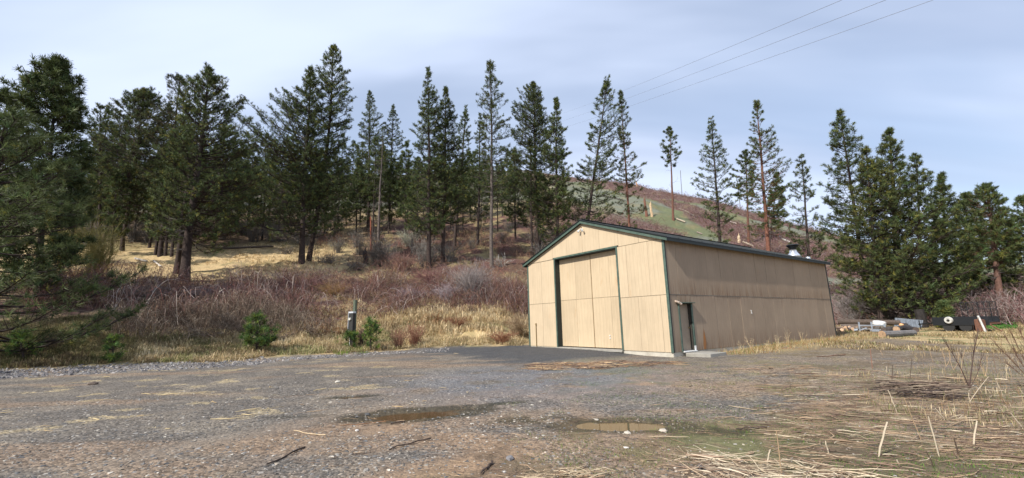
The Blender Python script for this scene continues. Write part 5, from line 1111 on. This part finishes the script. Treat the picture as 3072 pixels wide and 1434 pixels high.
obj('conduit', MB().tube([(-.10, -.08, -.2), (-.10, -.08, ph*.36)], .035, 8).build('conduit', M['greytrim']), mp_)
obj('lower_panel', MB().box(-.14, .13, -.10, .015, -.1, ph*.355, bev=.008).build('lower_panel', simple('dark_panel', (.02, .018, .016), .8)), mp_)

# ------------------------------------------------------------------ logs, junk, trailer
def log_local(L_l, r0, r1, seed, c, endc, n=7, side=9):
    r = np.random.default_rng(seed); s = np.linspace(-.5, .5, n); P = np.stack([s*L_l, r.normal(0, .02*L_l, n)*.5, r.normal(0, .01, n)], -1)
    V, F = tubes(P[None], np.linspace(r0, r1, n)[None]*(1+r.normal(0, .04, (1, n))), side); cv_ = np.tile(c, (len(V), 1)); mb = MB(); mb.add(V, F, cv_)
    for e, o_ in ((0, 1), (n-1, -1)):
        ring = V[e*side:(e+1)*side]; ctr = ring.mean(0)+np.array([.0, 0, 0]); W = np.concatenate([ring, [ctr]]); f = np.array([(i, (i+1) % side, side) for i in range(side)]); mb.add(W, f if o_ < 0 else f[:, ::-1], endc)
    return mb
END = (.36, .24, .15); BK_ = (.075, .062, .055)
def ground_log(a, b, rad, label, c=BK_, endc=END, lift=.0, seed=1, name='cut_log', group=None, cat='log', D=None):
    A = hit(*a) if D is None else at_D(a[0], D); B = hit(*b) if D is None else at_D(b[0], D); ctr = (A+B)/2; d = B-A; Ln = np.linalg.norm(d[:2]); yaw = math.atan2(d[1], d[0]); pit = -math.atan2(d[2], Ln)
    o = obj(name, log_local(Ln, rad, rad*.85, seed, c, endc).build(name, M['wood'], False), None, ctr+np.array([0, 0, rad*.85+lift]), (0, pit, yaw)); return tag(o, label, cat, group)
ground_log((2648, 1013), (2742, 1007), .22, 'longest grey log lying in front of the small log pile', (.16, .15, .145), END, seed=2)
ground_log((2655, 1001), (2700, 997), .20, 'dark log at the left back of the small log pile', BK_, (.1, .08, .07), .1, 3)
ground_log((2690, 1000), (2725, 993), .22, 'dark log in the middle of the small log pile', (.06, .055, .05), END, .1, 4)
ground_log((2718, 996), (2752, 1003), .22, 'blackened log at the right end of the small log pile', (.045, .04, .04), (.08, .06, .05), .1, 5)
ground_log((2708, 990), (2730, 986), .16, 'short log with a fresh orange end on top of the pile', BK_, (.8, .42, .2), .22, 6)
def near(px, py, dz=0): p = hit(px, py); p[2] += dz; return p
# long timber with junk at the shed's far corner
ground_log((2512, 966), (2700, 976), .24, 'long weathered timber lying behind the junk heap', (.10, .075, .06), (.12, .09, .07), .35, 7, 'timber_beam', None, 'timber', D=48)
ground_log((2520, 975), (2640, 982), .18, 'second timber lying in front of the long one', (.14, .11, .09), (.12, .09, .07), .15, 8, 'timber_beam', None, 'timber', D=45.5)
for i in range(14):
    D = 44+rb.uniform(-.8, 1.4); px = 2508+i*4.6+rb.uniform(-3, 3); p = at_D(px, D); L_l = rb.uniform(.35, .5)
    o = obj('firewood', log_local(L_l, .12, .12, 30+i, (.17, .12, .09) if i % 3 else (.30, .25, .22), (.60, .40, .25), 3, 6).build('firewood', M['wood']), None, p+np.array([0, 0, .10+.16*(i % 2)]), (0, rb.uniform(-.2, .2), rb.uniform(.6, 2.4)))
    tag(o, 'split firewood piece in the heap by the shed far corner', 'firewood', 'split firewood at the far corner of the shed')
for i in range(12):
    D = 43.5+rb.uniform(-.8, 1.2); px = 2565+i*9+rb.uniform(-4, 4); p = at_D(px, D); mb = MB(); a_, b_, c_ = rb.uniform(.25, .7), rb.uniform(.1, .3), rb.uniform(.04, .16); mb.box(-a_/2, a_/2, -b_/2, b_/2, 0, c_, [(.25, .27, .3), (.12, .11, .10), (.33, .30, .27)][i % 3], bev=.012)
    o = obj('scrap_piece', mb.build('scrap_piece', M['wood']), None, p+np.array([0, 0, .04+.1*(i % 2)]), (rb.uniform(-.4, .4), rb.uniform(-.4, .4), rb.uniform(0, 3))); tag(o, 'grey scrap piece in the junk row beyond the shed', 'scrap', 'grey scrap pieces in the junk row')
p = at_D(2612, 43.6)
sh_ = thing('metal_frame', 'pale blue grey metal frame standing in the junk row', 'frame', p, -.75)
mb = MB()
for x in (-.75, .0, .75): obj('upright', MB().box(x-.05, x+.05, -.04, .04, -.05, .75 if x < .1 else .6).build('upright', M['galv']), sh_)
for z in (.45, .12): obj('rail', MB().box(-.8, .8, -.035, .035, z, z+.07).build('rail', M['galv']), sh_)
# white half drum lying open side down
p = at_D(2634, 46.5); mb = MB(); mb.tube([(0, 0, .12), (0, 0, .36), (0, 0, .42), (0, 0, .45)], [.44, .43, .36, .16], 20); mb.box(-.3, .3, -.3, .3, -.1, .13, (.05, .05, .05))
tag(obj('white_tub', mb.build('white_tub', M['whitepaint'], False), None, p+np.array([0, 0, .28]), (RAD(8), RAD(6), 0)), 'white round tub turned over on the timber behind the junk', 'tub')
# corrugated sheet fence, leaning
A = at_D(2678, 49); B = at_D(2760, 47); d = B-A; Ln = np.linalg.norm(d[:2]); n = 61; s = np.linspace(0, 1, n); w = .012*np.sin(s*Ln*2*PI/.16); V = []; F = []
for z, zt in ((0, 0), (1, 1)):
    for i in range(n): V.append((s[i]*Ln, w[i]+.22*z, .0+z*(.78-.22*s[i])))
V = V+[(x, y+.008, z) for x, y, z in V]
for i in range(n-1): F += [(i, i+1, n+i+1, n+i), (2*n+i+1, 2*n+i, 3*n+i, 3*n+i+1), (n+i, n+i+1, 3*n+i+1, 3*n+i)]
tag(obj('corrugated_sheet', mesh('corrugated_sheet', V, np.array(F), M['galv'], np.ones((len(V), 3))), None, A+np.array([0, 0, .1]), (0, 0, math.atan2(d[1], d[0]))), 'grey corrugated metal sheet leaning beside the dark stump', 'metal sheet')
p = at_D(2764, 50.5); mb = MB(); mb.tube([(0, 0, -.2), (.02, 0, .6), (0, .05, 1.5)], [.42, .36, .33], 10, (.03, .026, .024)); tag(obj('stump', mb.build('stump', M['bark']), None, p), 'thick black stump under the right hand clump', 'stump')
p = at_D(2590, 43.0)
# trailer
pa, pb = at_D(2782, 45.5), at_D(2985, 44.5); d = pb-pa; TL = float(np.linalg.norm(d[:2])); tw_ = 2.0
tr_ = thing('utility_trailer', 'black flatbed utility trailer with mesh sides and a white wheel', 'trailer', pa*.5+pb*.5, math.atan2(d[1], d[0]))
hl = TL/2-.3
obj('deck', MB().box(-hl, hl, 0, tw_, .62, .70, bev=.01).build('deck', M['steel_dark']), tr_)
obj('side_panel', MB().box(-hl-.02, hl+.02, -.05, -.002, .42, 1.02, bev=.01).build('side_panel', M['steel_dark']), tr_)
obj('side_panel', MB().box(-hl-.02, hl+.02, tw_+.002, tw_+.05, .42, 1.02, bev=.01).build('side_panel', M['steel_dark']), tr_)
mb = MB()
for z in (1.55, 2.05): mb.tube([(-hl*.25, tw_-.02, z), (hl, tw_-.02, z)], .025, 6)
for q in np.linspace(-hl*.25, hl, 7): mb.tube([(q, tw_-.02, .7), (q, tw_-.02, 2.05)], .022, 6)
for q in np.linspace(-hl*.25, hl, 40): mb.tube([(q, tw_-.02, .9), (q, tw_-.02, 2.03)], .006, 3)
obj('mesh_rail', mb.build('mesh_rail', M['steel_dark']), tr_)
for x in (-.45, .45):
    for y in (-.02, tw_-.2): obj('wheel', MB().tube([(x-.2, y+.0, .33), (x-.2, y+.2, .33)], .33, 18).build('wheel', M['rubber']), tr_)
mb = MB(); mb.tube([(-.55, -.09, .80), (-.55, -.20, .80)], [.25, .22], 20); w_ = obj('spare_wheel', mb.build('spare_wheel', simple('chalky_rim', (.50, .49, .45), .6, 0, .3, 6)), tr_)
obj('wheel_hub', MB().tube([(-.55, -.201, .78), (-.55, -.215, .78)], .09, 12).build('wheel_hub', M['black']), w_)
mb = MB(); mb.tube([(-hl-1.2, tw_/2, .5), (-hl, .1, .6)], .05, 6); mb.tube([(-hl-1.2, tw_/2, .5), (-hl, tw_-.1, .6)], .05, 6); mb.tube([(-hl-1.15, tw_/2, .0), (-hl-1.15, tw_/2, .8)], .035, 6); obj('drawbar', mb.build('drawbar', M['steel_dark']), tr_)
mb = MB(); mb.box(hl-.02, hl+.04, 0, tw_, .5, .6); mb.tube([(hl, 0, .5), (hl+.55, -.1, .03)], .04, 5); obj('tail_ramp', mb.build('tail_ramp', M['rust']), tr_)
p = at_D(2950, 44.0); mb = MB(); mb.tube([(0, 0, -.1), (-.30, .0, 1.1)], .06, 6); tag(obj('leaning_post', mb.build('leaning_post', M['whitepaint']), None, p), 'short white post leaning beside the trailer tail', 'post')
p = at_D(2944, 46.5); mb = MB(); mb.tube([(0, 0, -.1), (-.45, .0, 2.0)], .045, 6, (.06, .045, .04)); tag(obj('leaning_pole', mb.build('leaning_pole', M['wood']), None, p), 'dark thin pole leaning behind the white post', 'pole')
p = at_D(2937, 44.3); mb = MB(); mb.box(-.28, .28, -.2, .2, 0, .85, bev=.05); mb.tube([(0, 0, .84), (0, 0, .95)], [.12, .05], 8); tag(obj('rusty_drum', mb.build('rusty_drum', M['rust'], False), None, p, (0, .06, .4)), 'rusty brown box standing beside the white post', 'box')

# ------------------------------------------------------------------ hillside snags and fallen trunks
def snag(b, tp, label, c, r0, jag=True, name='snag'):
    P0 = hit(*b); T_p = depth_pt(tp[0], tp[1], P0[1])-P0; n = 6; s = np.linspace(0, 1, n); P = np.outer(s, T_p); P[0, 2] -= .5; r = np.random.default_rng(int(b[0])); P[1:, :2] += r.normal(0, r0*.15, (n-1, 2))
    mb = MB(); mb.tube(P, r0*np.linspace(1.1, .75, n), 8, c)
    e = P[-1]; mb.tube([e, e+np.array([r0*.3, 0, r0*2.2])], [r0*.35, .02], 5, c); tag(obj(name, mb.build(name, M['bark']), None, P0), label, 'dead trunk')
snag((1940, 650), (1932, 598), 'broken reddish snag on the green slope, the left and darker of two', (.17, .08, .055), .36)
snag((1956, 652), (1951, 610), 'broken pale snag on the green slope, the right of two', (.50, .36, .22), .32)
snag((2042, 575), (2041, 512), 'thin grey dead pole on the skyline of the open hill', (.12, .11, .105), .22)
snag((2218, 598), (2209, 528), 'thin dead pole on the skyline behind the hill pines', (.12, .11, .105), .20)
snag((2217, 728), (2216, 708), 'short pale stump low on the open slope', (.50, .38, .25), .35)
snag((1912, 560), (1908, 545), 'pale splintered stump on the hill crest', (.5, .3, .2), .35)
snag((1113, 752), (1112, 652), 'thin reddish dead pole standing in the wood', (.26, .09, .055), .13); snag((1096, 792), (1095, 752), 'dark broken stump left of the reddish dead pole', (.05, .042, .038), .3)
snag((1236, 772), (1236, 716), 'thin grey broken pole between the shrubs of the wood', (.16, .145, .13), .10)
for i, (a, b, rr, lb, c) in enumerate([((1970, 566), (1998, 574), .38, 'pale fallen trunk highest on the open hill', (.55, .47, .38)), ((2038, 628), (2086, 652), .35, 'long pale fallen trunk in the middle of the hill', (.55, .46, .36)), ((2028, 660), (2058, 672), .38, 'short pale fallen trunk at the foot of the bare stemmed pine', (.58, .48, .36)),
    ((2180, 662), (2208, 675), .35, 'fallen trunk behind the open crowned hill pine', (.46, .38, .33)), ((2228, 730), (2262, 744), .35, 'pale fallen trunk just above the shed roof', (.58, .48, .36)), ((2335, 712), (2408, 755), .42, 'longest grey white fallen trunk pointing at the flue', (.56, .52, .48)),
    ((2090, 700), (2108, 706), .22, 'small fallen limb low on the bramble slope', (.45, .35, .3)), ((1806, 590), (1880, 606), .2, 'dark fallen limb on the bramble belt below the crest', (.1, .08, .07))]):
    ground_log(a, b, rr*.6, lb, np.array(c)*.75, (.4, .32, .25), 0.15, 50+i, 'fallen_log', None, 'fallen log')
ground_log((640, 752), (820, 744), .16, 'long dark fallen trunk along the far side of the meadow', (.10, .08, .07), (.3, .25, .2), .1, 70, 'fallen_log', None, 'fallen log')
ground_log((460, 786), (482, 805), .10, 'bleached branch lying slanted in the meadow', (.55, .5, .44), (.5, .45, .4), .05, 71, 'fallen_branch', None, 'branch')
ground_log((405, 782), (440, 790), .12, 'bleached root wood lying in the meadow left of the slanted branch', (.58, .53, .46), (.5, .45, .4), .1, 72, 'fallen_branch', None, 'branch')
ground_log((480, 966), (540, 950), .06, 'dark branch lying at the foot of the bramble mound', (.12, .10, .09), (.3, .25, .2), .1, 73, 'fallen_branch', None, 'branch') if False else None
def deadwood(b, hp, rp, label, seed, c0=(.10, .085, .075), c1=(.26, .23, .2), D=None, n=34):
    P0 = hit(*b) if D is None else at_D(b[0], D); s_ = P0[1]/FPX; tag(obj('brush_pile', shrub_mesh(hp*s_, rp*s_, n, seed, c0, c1, .03, .5, 'brush_pile'), None, P0), label, 'brush pile')
deadwood((985, 790), 34, 60, 'dead branches sprawled right of the close pair of pines', 401); deadwood((1070, 812), 40, 50, 'dead branches sprawled below the dark stump', 402)
deadwood((860, 762), 30, 45, 'dead branches lying left of the close pair of pines', 403); deadwood((1500, 800), 50, 45, 'pale dead limbs at the foot of the lone spire', 404, (.3, .28, .24), (.5, .47, .42), n=18)

# ------------------------------------------------------------------ power lines
mwire = simple('wire_aluminium', (.30, .32, .36), .5, .2)
for i, (a, b) in enumerate([((2525, 0), (1875, 270)), ((2657, 0), (1890, 292)), ((2799, 0), (1890, 318))]):
    A = depth_pt(*a, 26.0); Bp = depth_pt(*b, 75.0); d = Bp-A
    pts = []
    for s in np.linspace(-1.2, 2.6, 24):
        q = A+d*s; sag = -.9*(1-((s-.3)/1.9)**2)*0+ .25*(s)*(s-1); q = q+np.array([0, 0, sag]); pts.append(q)
    pts = np.array(pts); o0 = pts[0].copy(); mb = MB(); mb.tube(pts-o0, .016, 4); tag(obj('power_line', mb.build('power_line', mwire), None, o0), ['uppermost of the three overhead power lines', 'middle one of the three overhead power lines', 'lowest of the three overhead power lines'][i], 'power line')
